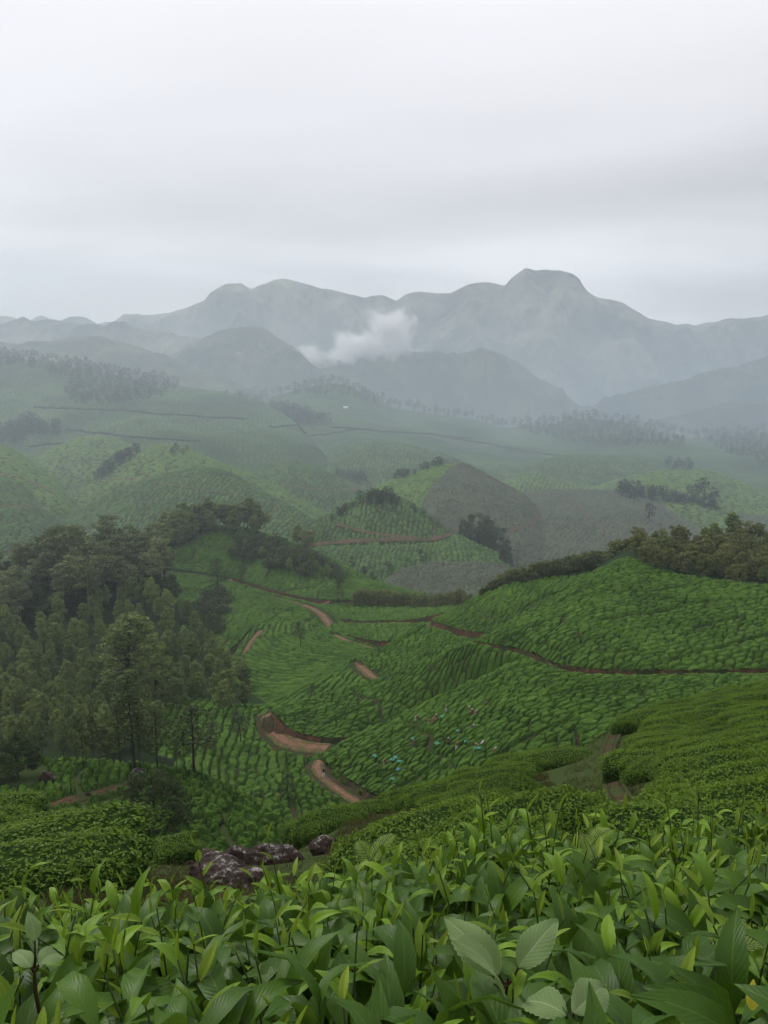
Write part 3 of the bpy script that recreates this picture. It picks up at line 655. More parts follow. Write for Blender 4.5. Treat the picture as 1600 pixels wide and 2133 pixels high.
field('valley_spur', [[(580, 1250, 330), (860, 1262, 330), (1180, 1270, 330)], [(580, 1165, 385), (620, 1150, 390), (690, 1137, 395), (760, 1137, 398), (830, 1135, 400), (905, 1130, 403), (930, 1122, 405), (950, 1114, 408), (1000, 1140, 400), (1060, 1177, 390), (1110, 1203, 380), (1180, 1230, 370)]], ('dir', 86), 'tea spur below the dirt road at the foot of the dome hill', 'tea_mid', 5, 3.2, 13, gapw=1.1, depth=1.2, sy=1.1)
P_SP = PATCHES['valley_spur']
# the red road on the shelf behind the spur
q = [(640, 1136), (690, 1131), (760, 1126), (830, 1124), (900, 1124), (925, 1118), (948, 1110)]
trail(P_DOME, q, 3.6, sink=-0.7, m=M['path_far'])
trail(P_DOME, [(700, 1091), (760, 1108), (820, 1116), (880, 1120)], 2.4, sink=-0.5, m=M['path_far'])
field('pruned_mound', [[(760, 1290, 290), (1200, 1290, 290)], [(760, 1232, 345), (800, 1207, 352), (850, 1182, 360), (900, 1170, 365), (1000, 1171, 366), (1060, 1180, 362), (1120, 1198, 355), (1200, 1225, 345)]], ('dir', 60), 'brownish pruned tea mound at the bottom of the valley behind the round trees', 'tea_pruned', 4, 2.6, 14, gapw=0.9, depth=1.0, sy=1.0)

# ---- the near valley
p = loft('forest_slope', [[(-300, 1640, 112), (0, 1612, 118), (200, 1602, 122), (330, 1592, 128), (430, 1545, 150), (560, 1490, 165)], [(-300, 1420, 190), (0, 1420, 190), (200, 1405, 197), (330, 1400, 200), (430, 1440, 180), (560, 1470, 172)],
     [(-300, 1205, 300), (0, 1192, 300), (100, 1172, 310), (200, 1152, 320), (290, 1152, 325), (340, 1200, 310), (400, 1330, 255), (470, 1400, 215), (560, 1465, 176)]], sx=5, sy=4, front=(8, 10), top=0.0)
hill_obj(p, 'hill', M['forest_floor']); P_FOR = p
field('crown_hill', [[(280, 1186, 332), (340, 1184, 330), (420, 1192, 326), (500, 1208, 322), (560, 1226, 308), (640, 1244, 296), (700, 1250, 290), (780, 1246, 290), (900, 1250, 290)], [(280, 1158, 350), (340, 1122, 354), (400, 1104, 357), (440, 1093, 358), (500, 1097, 358), (560, 1113, 354), (640, 1141, 347), (700, 1166, 340), (760, 1196, 330), (820, 1219, 320), (900, 1240, 312)]],
      ('dir', 168), 'tea slope with shrub patches on the hill above the winding track', 'tea', 2.6, 1.9, 15, bank=dict(h=2.2, x0=480, x1=690, w=2.4), gapw=0.5, sx=1.6, sy=1.0)
P_CR = PATCHES['crown_hill']
field('basin_upper', [[(300, 1400, 236), (410, 1382, 238), (480, 1350, 244), (545, 1300, 252), (640, 1300, 250), (690, 1316, 242), (730, 1340, 232)], [(300, 1188, 326), (420, 1198, 322), (500, 1215, 318), (560, 1234, 304), (640, 1252, 292), (680, 1264, 282), (705, 1285, 262), (730, 1310, 245)]],
      ('dir', 172), 'tea slope between the forest and the winding track', 'tea', 2.4, 1.7, 16, gapw=0.45, sx=1.6, sy=1.0, trails=[([(560, 1238), (600, 1248), (632, 1257)], 2.0), ([(632, 1257), (652, 1265), (670, 1276), (684, 1294), (704, 1316)], 4.4)], trails_extra=0.9)
P_BU = PATCHES['basin_upper']
field('terrace_back', [[(665, 1272, 275), (700, 1287, 266), (760, 1293, 260), (850, 1291, 252), (910, 1279, 246), (990, 1266, 240)], [(665, 1258, 290), (750, 1256, 290), (850, 1262, 284), (910, 1264, 277), (990, 1258, 270)]],
      ('dir', -20), 'upper narrow tea terrace in front of the row of round trees', 'tea', 2.4, 1.7, 17, bank=dict(h=2.6, x0=665, x1=985, w=2.0), gapw=0.45, sx=1.5, sy=0.7)
P_TB = PATCHES['terrace_back']
field('terrace_front', [[(688, 1312, 236), (720, 1322, 230), (800, 1335, 222), (860, 1331, 218), (960, 1310, 212)], [(688, 1298, 246), (760, 1297, 246), (850, 1297, 240), (960, 1290, 230)]],
      ('dir', -20), 'lower narrow tea terrace beside the winding track', 'tea', 2.4, 1.7, 18, bank=dict(h=2.6, x0=688, x1=955, w=2.2), gapw=0.45, sx=1.5, sy=0.7)
field('basin', [[(480, 1492, 166), (600, 1486, 168), (700, 1440, 172), (800, 1400, 176)], [(480, 1430, 195), (600, 1400, 200), (700, 1385, 198), (800, 1378, 190)],
     [(480, 1372, 232), (520, 1316, 244), (545, 1298, 248), (600, 1294, 245), (660, 1300, 240), (700, 1314, 234), (745, 1333, 226), (800, 1352, 216)]], ('ring', (-6, 226), 26), 'curving tea rows in the hollow below the winding track', 'tea', 3.0, 2.5, 19, gapw=0.95, merge=0.8, sx=1.4, sy=0.9, jit=(0.6, 0.2), trails=[([(698, 1319), (722, 1331), (760, 1341), (798, 1354)], 3.2), ([(510, 1356), (520, 1338), (532, 1322), (546, 1308)], 2.6)])
P_BA = PATCHES['basin']
field('row_knoll', [[(520, 1500, 158), (640, 1510, 150), (812, 1470, 148)], [(520, 1478, 163), (560, 1462, 167), (600, 1446, 170), (660, 1416, 175), (700, 1396, 178), (735, 1372, 181), (755, 1370, 180), (780, 1388, 174), (812, 1416, 166)]],
      ('dir', 62), 'spur of straight tea rows left of the short dirt track', 'tea', 3.0, 2.5, 20, gapw=0.95, merge=0.8, sx=1.4, sy=0.9, jit=(0.6, 0.2), trails=[([(748, 1375), (756, 1388), (772, 1402), (796, 1417)], 2.8)], trails_extra=1.0)
P_RK = PATCHES['row_knoll']
field('back_shoulder', [[(900, 1294, 200), (960, 1310, 192), (1020, 1318, 186), (1100, 1300, 182), (1330, 1250, 178)], [(900, 1290, 206), (940, 1271, 207), (1000, 1236, 208), (1060, 1207, 209), (1130, 1197, 208), (1200, 1184, 207), (1330, 1166, 202)]],
      ('dir', 24), 'tea shoulder left of the big slope, under the scrubby ridge', 'tea', 2.3, 1.6, 21, bulge=2.6, bank=dict(h=3.2, x0=895, x1=1060, w=2.2), gapw=0.42, sx=1.5, sy=0.9)
P_SH = PATCHES['back_shoulder']
p = loft('wooded_ridge', [[(1240, 1215, 186), (1310, 1172, 176), (1400, 1200, 169), (1500, 1215, 164), (1600, 1228, 160), (1800, 1250, 154)], [(1240, 1165, 205), (1310, 1140, 214), (1400, 1128, 218), (1500, 1130, 216), (1600, 1138, 213), (1800, 1150, 208)]], sx=5, sy=3, top=0.0)
hill_obj(p, 'hill', M['forest_floor']); P_WR = p
field('short_track_spur', [[(748, 1374, 178), (770, 1397, 172), (800, 1412, 168), (850, 1396, 166), (900, 1376, 165), (1020, 1345, 160)], [(748, 1370, 180), (770, 1360, 182), (800, 1345, 185), (850, 1313, 189), (880, 1301, 191), (920, 1311, 187), (960, 1325, 181), (1020, 1339, 173)]],
      ('dir', 44), 'small steep tea spur above the short dirt track', 'tea', 2.2, 1.5, 22, bulge=2.6, bank=dict(h=2.0, x0=748, x1=900, w=2.0, taper=14, path=False), gapw=0.42, sx=1.4, sy=0.9)
field('big_slope', [[(985, 1335, 152), (1020, 1340, 149), (1060, 1347, 146), (1100, 1356, 142), (1130, 1369, 138), (1160, 1382, 134), (1200, 1389, 131), (1300, 1395, 127), (1450, 1395, 124), (1600, 1391, 123), (1800, 1389, 122)],
     [(985, 1334, 154), (1020, 1330, 151), (1060, 1322, 149), (1130, 1310, 147), (1200, 1300, 147), (1310, 1288, 147), (1450, 1295, 143), (1600, 1302, 139), (1800, 1310, 137)],
     [(985, 1333, 156), (1050, 1299, 160), (1120, 1262, 164), (1200, 1214, 169), (1260, 1178, 173), (1310, 1161, 175), (1360, 1181, 171), (1400, 1192, 168), (1500, 1206, 163), (1600, 1218, 159), (1800, 1242, 153)]],
      ('dir', 16), 'large tea slope on the right crowned by woods above the long earth bank', 'tea', 2.3, 1.55, 23, bulge=2.6, bank=dict(h=2.0, x0=992, x1=1800, w=1.6, px0=1150), gapw=0.40, sx=1.4, sy=1.0)
P_BS = PATCHES['big_slope']
field('long_spur', [[(565, 1482, 152), (578, 1493, 149), (600, 1514, 145), (640, 1530, 142), (700, 1536, 139), (760, 1530, 140), (900, 1505, 144), (1000, 1470, 139), (1130, 1412, 133)],
     [(565, 1478, 154), (600, 1468, 156), (700, 1437, 158), (800, 1408, 159), (850, 1391, 157), (900, 1371, 153), (985, 1340, 146), (1040, 1354, 140), (1100, 1370, 136), (1130, 1380, 134)]],
      ('dir', 26), 'long tea spur between the two bends of red track', 'tea', 2.2, 1.5, 24, bulge=2.6, bank=dict(h=2.3, x0=572, x1=790, w=1.4, taper=14, path=False), front=(0.8, 9), gapw=0.40, sx=1.4, sy=0.9)
P_LS = PATCHES['long_spur']
field('lower_left_rows', [[(300, 1660, 120), (480, 1665, 122), (600, 1660, 124), (720, 1640, 128)], [(300, 1454, 172), (400, 1452, 171), (500, 1466, 169), (552, 1468, 164), (574, 1477, 158), (590, 1503, 149), (623, 1532, 142), (680, 1543, 137), (720, 1546, 135)]],
      ('dir', 96), 'steep tea rows running downhill beside the lower forest edge', 'tea', 2.8, 2.3, 25, gapw=0.85, merge=0.5, sx=1.4, sy=1.0, jit=(0.6, 0.2), trails=[([(560, 1482), (562, 1500), (574, 1522), (596, 1539), (630, 1549), (690, 1553)], 4.0)], trails_extra=1.1)
P_LL = PATCHES['lower_left_rows']
field('picker_hill', [[(655, 1582, 125), (670, 1585, 123), (700, 1606, 118), (740, 1631, 113), (775, 1652, 108), (850, 1680, 102), (1000, 1650, 98), (1200, 1600, 96), (1400, 1530, 94), (1600, 1480, 94), (1800, 1450, 94)],
     [(655, 1579, 126), (670, 1576, 125), (800, 1550, 119), (900, 1520, 117), (1100, 1460, 113), (1300, 1450, 108), (1600, 1432, 107), (1800, 1425, 106)],
     [(655, 1576, 127), (670, 1568, 127), (800, 1503, 129), (900, 1456, 131), (1000, 1411, 132), (1100, 1373, 133), (1130, 1379, 130), (1170, 1394, 126), (1250, 1405, 122), (1400, 1404, 120), (1600, 1403, 119), (1800, 1402, 118)]],
      ('dir', 22), 'tea slope dotted with pickers and green cloths in the middle of the picture', 'tea', 2.2, 1.45, 26, bulge=2.6, bank=dict(h=2.6, x0=655, x1=800, w=2.4, taper=10, path=False), gapw=0.38, sx=1.4, sy=0.9)
P_PK = PATCHES['picker_hill']
field('lower_knoll', [[(440, 1790, 92), (620, 1790, 92), (820, 1800, 92)], [(440, 1690, 113), (480, 1656, 116), (520, 1635, 119), (580, 1602, 121), (640, 1578, 122), (664, 1572, 122), (682, 1592, 119), (715, 1622, 114), (760, 1656, 109), (820, 1710, 103)]],
      ('dir', 100), 'ragged tea knoll left of the lowest bend of track', 'tea', 2.2, 1.6, 27, gapw=0.5, sx=1.4, sy=1.0, rough=0.16, trails=[([(666, 1578), (660, 1590), (666, 1604), (682, 1622), (708, 1641), (735, 1658), (752, 1674)], 2.4)], trails_extra=0.9)
P_LK = PATCHES['lower_knoll']
p = loft('left_knoll', [[(-300, 1830, 66), (0, 1820, 66), (300, 1830, 70), (700, 1840, 74)], [(-300, 1690, 80), (0, 1690, 80), (150, 1692, 81), (300, 1700, 82), (450, 1720, 80), (580, 1760, 78), (700, 1800, 78)],
     [(-300, 1570, 93), (0, 1575, 94), (100, 1580, 94), (200, 1584, 94), (280, 1591, 94), (380, 1599, 93), (480, 1636, 89), (560, 1686, 84), (640, 1750, 79), (700, 1790, 78)]], sx=1.3, sy=1.0)
hill_obj(p, 'hill', M['near_ground']); P_LEFTK = p
trail(p, [(20, 1700), (90, 1676), (150, 1656), (200, 1645), (250, 1633), (292, 1622)], 2.0, m=M['bank'])
trail(p, [(120, 1690), (200, 1668), (270, 1648)], 0.9, m=M['near_ground'])
tea(p, ('ring', (-19, 86), 14), 1.9, 1.35, M['tea'], 0.8, 0.24, 28, 'knoll of tea rows curving round the dark tree at the lower left', poly_mask([[(0, 1580), (95, 1585), (110, 1625), (0, 1640)], [(272, 1592), (300, 1594), (306, 1625), (268, 1620)]]), 0.45, jit=(0.7, 0.35))

# ---- nearest slope under the camera
p = loft('near_slope', [[(-300, 2500, 1.0), (800, 2500, 1.0), (1900, 2500, 1.0)], [(-300, 2310, 1.6), (1900, 2310, 1.6)], [(-300, 2165, 2.45), (1900, 2150, 2.5)], [(-300, 2040, 4.0), (400, 2040, 4.0), (800, 1980, 5), (1300, 1930, 5), (1900, 1900, 5)], [(-300, 1900, 8), (0, 1895, 8), (400, 1885, 9), (800, 1850, 10.5), (1200, 1800, 11), (1600, 1770, 11), (1900, 1750, 11)],
     [(-300, 1780, 13), (0, 1800, 13), (200, 1825, 14), (400, 1830, 15.5), (600, 1805, 18), (800, 1755, 21), (1000, 1712, 22), (1200, 1668, 23), (1400, 1600, 25), (1600, 1545, 27), (1900, 1500, 29)],
     [(-300, 1710, 18), (0, 1752, 18), (100, 1788, 19), (200, 1803, 20), (320, 1800, 22), (450, 1800, 23), (590, 1788, 26), (640, 1765, 28), (740, 1712, 31), (880, 1680, 34), (1000, 1637, 37), (1180, 1581, 41), (1280, 1524, 45), (1400, 1494, 48), (1600, 1447, 53), (1900, 1390, 58)]],
     x0=-2600, x1=4200, sx=8, sy=5, back=(6, 16, 40), front=(1.5, 0.25), und=0.5, top=0.0)
hill_obj(p, 'hill', M['near_ground']); P_NEAR = p
trail(p, [(1285, 1520), (1268, 1560), (1262, 1600), (1280, 1650), (1305, 1700), (1340, 1760)], 0.9, m=M['near_soil'])

# ================================================================== HAZE
def volume_mat(name, color, density, aniso=0.4):
    m, n, t = mat(name)
    v = n('ShaderNodeVolumePrincipled', {'Color': (*color, 1), 'Density': density, 'Anisotropy': aniso})
    n('ShaderNodeOutputMaterial', {'Volume': v.outputs[0]})
    return m
def box_mesh(name, lo, hi, m):
    V = np.array([(x, y, z) for z in (lo[2], hi[2]) for y in (lo[1], hi[1]) for x in (lo[0], hi[0])], float)
    Q = np.array([[0, 2, 3, 1], [4, 5, 7, 6], [0, 1, 5, 4], [2, 6, 7, 3], [0, 4, 6, 2], [1, 3, 7, 5]])
    return mesh_np(name, V, Q, m, smooth=False)
o = link('haze', box_mesh('haze', (-3700, -80, -300), (3700, 4000, 420), volume_mat('haze_air', (0.79, 0.89, 1.0), 0.00023)))
tag(o, 'pale blue haze hanging over the whole valley', None, None, 'stuff')

def mist_obj(name, lo, hi, build, label, step=None):
    m, n, t = mat(name + '_air')
    co = n('ShaderNodeNewGeometry').outputs['Position']
    dens, colr = build(n, co, n('ShaderNodeSeparateXYZ', {0: co}).outputs)
    v = n('ShaderNodeVolumePrincipled', {'Color': (*colr, 1), 'Density': dens, 'Anisotropy': 0.4})
    n('ShaderNodeOutputMaterial', {'Volume': v.outputs[0]})
    if step: m.cycles.volume_step_rate = step
    tag(link(name, box_mesh(name, lo, hi, m)), label, None, None, 'stuff')
def valley_mist(n, co, s):
    d = mr(n, s[1], 100, 900); z = mr(n, s[2], -190, 230, 1.0, 0.0)
    return mth(n, 'MULTIPLY', mth(n, 'MULTIPLY', d, mth(n, 'POWER', z, 2.0)), 0.0009), (0.77, 0.885, 1.0)
mist_obj('mist', (-3000, 95, -262), (3000, 2950, 232), valley_mist, 'blue mist lying in the far valleys below the mountains')
def wisp(n, co, s):
    c = W(765, 722, 1900)
    def ell(cx, cy, cz, rx, ry, rz):
        p = n('ShaderNodeVectorMath', {0: co, 1: (float(cx), float(cy), float(cz))}, operation='SUBTRACT').outputs[0]
        p = n('ShaderNodeVectorMath', {0: p, 1: (1 / rx, 1 / ry, 1 / rz)}, operation='MULTIPLY').outputs[0]
        return mth(n, 'SUBTRACT', 1.0, n('ShaderNodeVectorMath', {0: p}, operation='LENGTH').outputs['Value'])
    d = None
    for px, py, rx, rz in ((752, 722, 140, 48), (818, 692, 62, 60), (690, 742, 110, 42), (640, 762, 80, 44), (605, 785, 55, 46), (490, 752, 40, 24)):
        q = W(px, py, 1900); e = ell(q[0], q[1], q[2], rx, 70, rz)
        d = e if d is None else mth(n, 'MAXIMUM', d, e)
    f = noise(n, 0.012, 7, 0.62, co, 0.35)
    x = mth(n, 'ADD', mth(n, 'MULTIPLY', d, 0.75), mth(n, 'MULTIPLY', mth(n, 'SUBTRACT', f, 0.54), 3.4))
    return mth(n, 'MULTIPLY', mr(n, x, 0.0, 0.65), 0.055), (1.0, 1.0, 1.0)
q0, q1 = W(430, 810, 1900), W(960, 620, 1900)
mist_obj('cloud', (q0[0], q0[1] - 75, q0[2]), (q1[0], q0[1] + 75, q1[2]), wisp, 'torn white scrap of cloud drifting in front of the far mountain', 0.35)

# ================================================================== VEGETATION
def leaf_quads(rng, C, Rr, n_each, size, up=0.55, flat=1.0, aspect=1.7):
    """leaf faces spread over clumps with centres C (k,3), radii Rr (k,3)"""
    k = len(C); n = k * n_each
    d = rng.normal(size=(n, 3)); d /= np.linalg.norm(d, axis=1)[:, None]
    rad = 0.35 + 0.65 * rng.random(n) ** 0.5
    cc = np.repeat(C, n_each, 0); rr = np.repeat(Rr, n_each, 0)
    p = cc + d * rr * rad[:, None]
    nn = d * 1.0 + rng.normal(size=(n, 3)) * 0.30 + np.array([0, 0, 0.12]); nn /= np.linalg.norm(nn, axis=1)[:, None]
    t = np.cross(nn, rng.normal(size=(n, 3))); t /= np.linalg.norm(t, axis=1)[:, None] + 1e-9
    b = np.cross(nn, t)
    s = size * (0.6 + 0.8 * rng.random(n)); s = s[:, None]
    bend = nn * s * 0.18
    V = np.stack([p - t * s * aspect * 0.5, p + b * s * 0.5 + bend, p + t * s * aspect * 0.5 - bend, p - b * s * 0.5 + bend], 1).reshape(-1, 3)
    return V, np.arange(n * 4).reshape(-1, 4)
def tube(pts, radii, seg=6):
    P = np.array(pts, float); K = len(P)
    tg = np.gradient(P, axis=0); tg /= np.linalg.norm(tg, axis=1)[:, None] + 1e-9
    ref = np.tile(np.array([1.0, 0.13, 0.07]), (K, 1)); a = np.cross(tg, ref); a /= np.linalg.norm(a, axis=1)[:, None] + 1e-9
    b = np.cross(tg, a)
    th = np.arange(seg) / seg * 2 * np.pi
    V = P[:, None, :] + np.array(radii)[:, None, None] * (np.cos(th)[None, :, None] * a[:, None, :] + np.sin(th)[None, :, None] * b[:, None, :])
    i = np.arange(K - 1)[:, None] * seg; j = np.arange(seg)[None, :]; j2 = (j + 1) % seg
    Fq = np.stack([i + j, i + j2, i + seg + j2, i + seg + j], -1).reshape(-1, 4)
    return V.reshape(-1, 3), Fq
def joinvf(parts):
    V = []; Q = []; o = 0
    for v, f in parts: V.append(v); Q.append(f + o); o += len(v)
    return np.concatenate(V), np.concatenate(Q)
def make_tree(kind, rng, H, mleaf, mbark, dens=1.0):
    """trunk with limbs, crown of leaf clumps: gives (trunk mesh, crown mesh)"""
    lean = rng.normal(size=2) * 0.03 * H
    def spine(t): return np.array([lean[0] * t * t + 0.02 * H * math.sin(4 * t), lean[1] * t * t, H * t])
    Cs, Rs = [], []; limbs = []
    if kind == 'young':        # narrow rounded plantation eucalypt
        r0 = 0.185 * H; n = 30
        for i in range(n):
            t = 0.28 + 0.70 * (i + rng.random()) / n
            prof = math.sin(min(1, (t - 0.18) / 0.45) * math.pi / 2) * (1 - max(0, (t - 0.62) / 0.38) ** 1.6 * 0.82)
            a = i * 2.4 + rng.random(); rr = r0 * prof * (0.45 + 0.55 * rng.random())
            c = spine(t * 0.95) + np.array([math.cos(a) * rr, math.sin(a) * rr, rng.normal() * 0.02 * H])
            s = H * (0.058 + 0.024 * rng.random()) * (0.7 + 0.5 * prof); Cs.append(c); Rs.append((s, s, s * 0.85)); limbs.append((t * 0.82, c))
        n_each, size = int(60 * dens), 0.028 * H
    elif kind == 'giant':      # the big old plantation tree
        n = 64
        for i in range(n):
            t = 0.34 + 0.64 * (i + rng.random()) / n
            prof = math.sin(min(1, (t - 0.22) / 0.35) * math.pi / 2) * (1 - max(0, (t - 0.6) / 0.4) ** 1.5 * 0.8)
            a = i * 2.4 + rng.random(); rr = 0.20 * H * prof * (0.25 + 0.85 * rng.random())
            c = spine(t * 0.97) + np.array([math.cos(a) * rr, math.sin(a) * rr, rng.normal() * 0.012 * H])
            s = H * (0.032 + 0.018 * rng.random()); Cs.append(c); Rs.append((s * 1.25, s * 1.25, s * 0.8)); limbs.append((t * 0.88, c))
        n_each, size = int(58 * dens), 0.015 * H
    elif kind == 'tall':       # bare pole, layered umbrella clumps high up
        n = 17
        for i in range(n):
            t = 0.52 + 0.47 * (i + rng.random()) / n
            prof = math.sin(min(1, (t - 0.42) / 0.35) * math.pi / 2) * (1 - max(0, (t - 0.75) / 0.25) ** 2 * 0.7)
            a = i * 2.4 + rng.random(); rr = 0.20 * H * prof * (0.3 + 0.8 * rng.random())
            c = spine(t * 0.97) + np.array([math.cos(a) * rr, math.sin(a) * rr, rng.normal() * 0.015 * H])
            s = H * (0.060 + 0.035 * rng.random()); Cs.append(c); Rs.append((s * 1.25, s * 1.25, s * 0.6)); limbs.append((t * 0.86, c))
        n_each, size = int(56 * dens), 0.026 * H
    elif kind == 'sparse':     # thin silver oak: long dark stem, airy crown
        n = 26
        for i in range(n):
            t = 0.36 + 0.62 * (i + rng.random()) / n
            prof = math.sin(min(1, (t - 0.25) / 0.3) * math.pi / 2) * (1 - max(0, (t - 0.6) / 0.4) ** 1.5 * 0.8)
            a = i * 2.4 + rng.random(); rr = 0.155 * H * prof * (0.3 + 0.8 * rng.random())
            c = spine(t * 0.97) + np.array([math.cos(a) * rr, math.sin(a) * rr, 0])
            s = H * (0.05 + 0.025 * rng.random()); Cs.append(c); Rs.append((s * 1.2, s * 1.2, s)); limbs.append((t * 0.92, c))
        n_each, size = int(26 * dens), 0.019 * H
    elif kind == 'round':      # low round crown almost to the ground
        n = 20
        for i in range(n):
            t = 0.20 + 0.74 * (i + rng.random()) / n
            prof = math.sqrt(max(0.05, 1 - ((t - 0.52) / 0.5) ** 2))
            a = i * 2.4 + rng.random(); rr = 0.26 * H * prof * (0.5 + 0.5 * rng.random())
            c = spine(t) + np.array([math.cos(a) * rr, math.sin(a) * rr, 0])
            s = H * (0.09 + 0.035 * rng.random()); Cs.append(c); Rs.append((s, s, s * 0.9)); limbs.append((t * 0.7, c))
        n_each, size = int(48 * dens), 0.042 * H
    elif kind == 'broad':      # wide dense crown
        n = 34
        for i in range(n):
            t = 0.16 + 0.80 * (i + rng.random()) / n
            prof = math.sqrt(max(0.04, 1 - ((t - 0.42) / 0.6) ** 2))
            a = i * 2.4 + rng.random(); rr = 0.46 * H * prof * (0.55 + 0.45 * rng.random())
            c = spine(t) + np.array([math.cos(a) * rr, math.sin(a) * rr, 0])
            s = H * (0.085 + 0.05 * rng.random()); Cs.append(c); Rs.append((s * 1.15, s * 1.15, s * 0.7)); limbs.append((t * 0.6, c))
        n_each, size = int(70 * dens), 0.030 * H
    else:                      # shrub
        n = 12
        for i in range(n):
            a = rng.random() * 6.28; rr = 0.5 * H * math.sqrt(rng.random()); t = 0.25 + 0.6 * rng.random() * (1 - rr / H)
            Cs.append(np.array([math.cos(a) * rr, math.sin(a) * rr, t * H])); s = H * (0.2 + 0.1 * rng.random()); Rs.append((s * 1.1, s * 1.1, s * 0.85)); limbs.append((0.1, Cs[-1]))
        n_each, size = int(42 * dens), 0.075 * H
    V, Q = leaf_quads(rng, np.array(Cs), np.array(Rs), n_each, size)
    V[:, 2] = np.maximum(V[:, 2], 0.02 * H)
    crown = mesh_np('crown', V, Q, mleaf, smooth=False)
    r = 0.011 * H if kind in ('young', 'sparse', 'tall') else 0.022 * H
    ts = np.linspace(0, 0.93, 8); parts = [tube([spine(t) - np.array([0, 0, 0.03 * H * (t == 0)]) for t in ts], [r * (1.25 if t == 0 else 1) * (1 - 0.8 * t) for t in ts], 6)]
    for j, (t, c) in enumerate(limbs):
        if j % 2 and kind not in ('sparse',): continue
        a = spine(min(t, 0.9)); mid = (a + c) / 2 + np.array([0, 0, -0.01 * H])
        parts.append(tube([a, mid, c], [r * 0.38, r * 0.28, r * 0.12], 4))
    V, Q = joinvf(parts)
    return mesh_np('trunk', V, Q, mbark), crown
LIB = {}
def lib(key, kind, n, mleaf, mbark, H=10.0, dens=1.0):
    LIB[key] = [make_tree(kind, np.random.default_rng(hash(key) % 1000 + i * 7 if False else sum(map(ord, key)) + i * 7), H, M[mleaf], M[mbark], dens) for i in range(n)]
lib('giant', 'giant', 2, 'euc', 'bark_dark'); lib('young', 'young', 6, 'euc', 'bark_dark'); lib('tall', 'tall', 4, 'euc_old', 'bark_pale'); lib('sparse', 'sparse', 4, 'dark_leaf', 'bark_dark')
lib('round', 'round', 5, 'round_leaf', 'bark_dark'); lib('broad', 'broad', 2, 'dark_leaf', 'bark_dark', dens=1.6); lib('shrub', 'shrub', 4, 'shrub_leaf', 'bark_dark')
lib('broadgreen', 'broad', 2, 'shrub_leaf', 'bark_dark')
lib('far', 'young', 4, 'far_leaf', 'bark_dark', dens=0.22); lib('fartall', 'tall', 3, 'far_leaf', 'bark_dark', dens=0.3); lib('farround', 'round', 3, 'far_leaf', 'bark_dark', dens=0.3)
COUNT = {}
def plant(name, key, loc, H, label, cat='tree', group=None, wide=1.0, i=None):
    ms = LIB[key][random.randrange(len(LIB[key])) if i is None else i % len(LIB[key])]
    e = link(name, None); e.location = loc; e.rotation_euler = (0, 0, random.random() * 6.283)
    s = H / 10.0; e.scale = (s * wide, s * wide, s)
    tag(e, label, cat, group)
    link('trunk', ms[0], e); link('crown', ms[1], e)
    COUNT[name] = COUNT.get(name, 0) + 1
    return e
def on(pts_fn, pt, px, py):
    return hit(pt, px, py)
def scatter(poly, dx, dy, jit=0.8):
    xs = [p[0] for p in poly]; ys = [p[1] for p in poly]; r = []
    y = min(ys); row = 0
    while y < max(ys):
        x = min(xs) + (row % 2) * dx / 2
        while x < max(xs):
            a, b = x + (random.random() - 0.5) * dx * jit, y + (random.random() - 0.5) * dy * jit
            if inside(poly, a, b): r.append((a, b))
            x += dx
        y += dy; row += 1
    return r
def plant_px(name, key, pt, px, py, hpx, label, cat='tree', group=None, wide=1.0, i=None):
    """a plant standing at photo point (px,py) on a patch, hpx photo pixels tall"""
    if pt is None:
        r = hit_any(px, py)
        if r is None: return None
        q, pt = r
    else: q = hit(pt, px, py)
    if q is None: return None
    w = q.y * CT - q.z * ST
    H = hpx * w / F / 0.97
    q = Vector((q.x, q.y, q.z - pt.top - 0.15))
    return plant(name, key, q, H, label, cat, group, wide, i)

# --- the big eucalyptus wood on the left
LOW = [(-60, 1560), (-60, 1300), (60, 1330), (150, 1300), (230, 1260), (330, 1255), (400, 1310), (450, 1400), (475, 1440), (400, 1475), (345, 1520), (325, 1575), (200, 1600), (60, 1585)]
EDGE = [(395, 1330), (430, 1340), (490, 1375), (525, 1420), (535, 1470), (450, 1475), (430, 1420)]
pts = scatter(LOW, 35, 21)
for (x, y) in pts:
    t = (y - 1250) / 350
    where = ('along the upper edge' if y < 1340 else 'across the middle' if y < 1450 else 'along the lower edge') + (' near the left border' if x < 130 else ' between border and tea rows' if x < 290 else ' towards the tea rows')
    plant_px('eucalyptus_tree', 'young', P_FOR, x, y, 54 + 24 * t + random.uniform(-14, 18), 'young pale topped eucalyptus ' + where, group='young eucalyptus trees in the left plantation', wide=0.74 + 0.34 * random.random())
for (x, y) in scatter(EDGE, 33, 24):
    plant_px('eucalyptus_tree', 'young', None, x, y + 12, 62 + random.uniform(-10, 20), 'eucalyptus at the right edge of the left plantation beside the tea rows', group='eucalyptus trees along the edge of the plantation', wide=1.25)
UP = [(-60, 1225), (0, 1215), (110, 1195), (210, 1170), (300, 1155), (345, 1185), (370, 1250), (240, 1262), (120, 1310), (-60, 1330)]
for (x, y) in scatter(UP, 30, 18):
    k = random.random()
    if k < 0.5: plant_px('eucalyptus_tree', 'tall', P_FOR, x, y, random.uniform(72, 112), 'tall pale stemmed eucalyptus in the upper left wood, ' + ('by the left border' if x < 90 else 'in its middle' if x < 220 else 'by the tea slope'), group='tall eucalyptus trees in the upper left wood', wide=1.25)
    else: plant_px('broadleaf_tree', 'broad', P_FOR, x, y, random.uniform(38, 58), 'dark broad crowned tree in the upper left wood, ' + ('by the left border' if x < 90 else 'in its middle' if x < 220 else 'by the tea slope'), group='dark broadleaf trees in the upper left wood', wide=1.0)
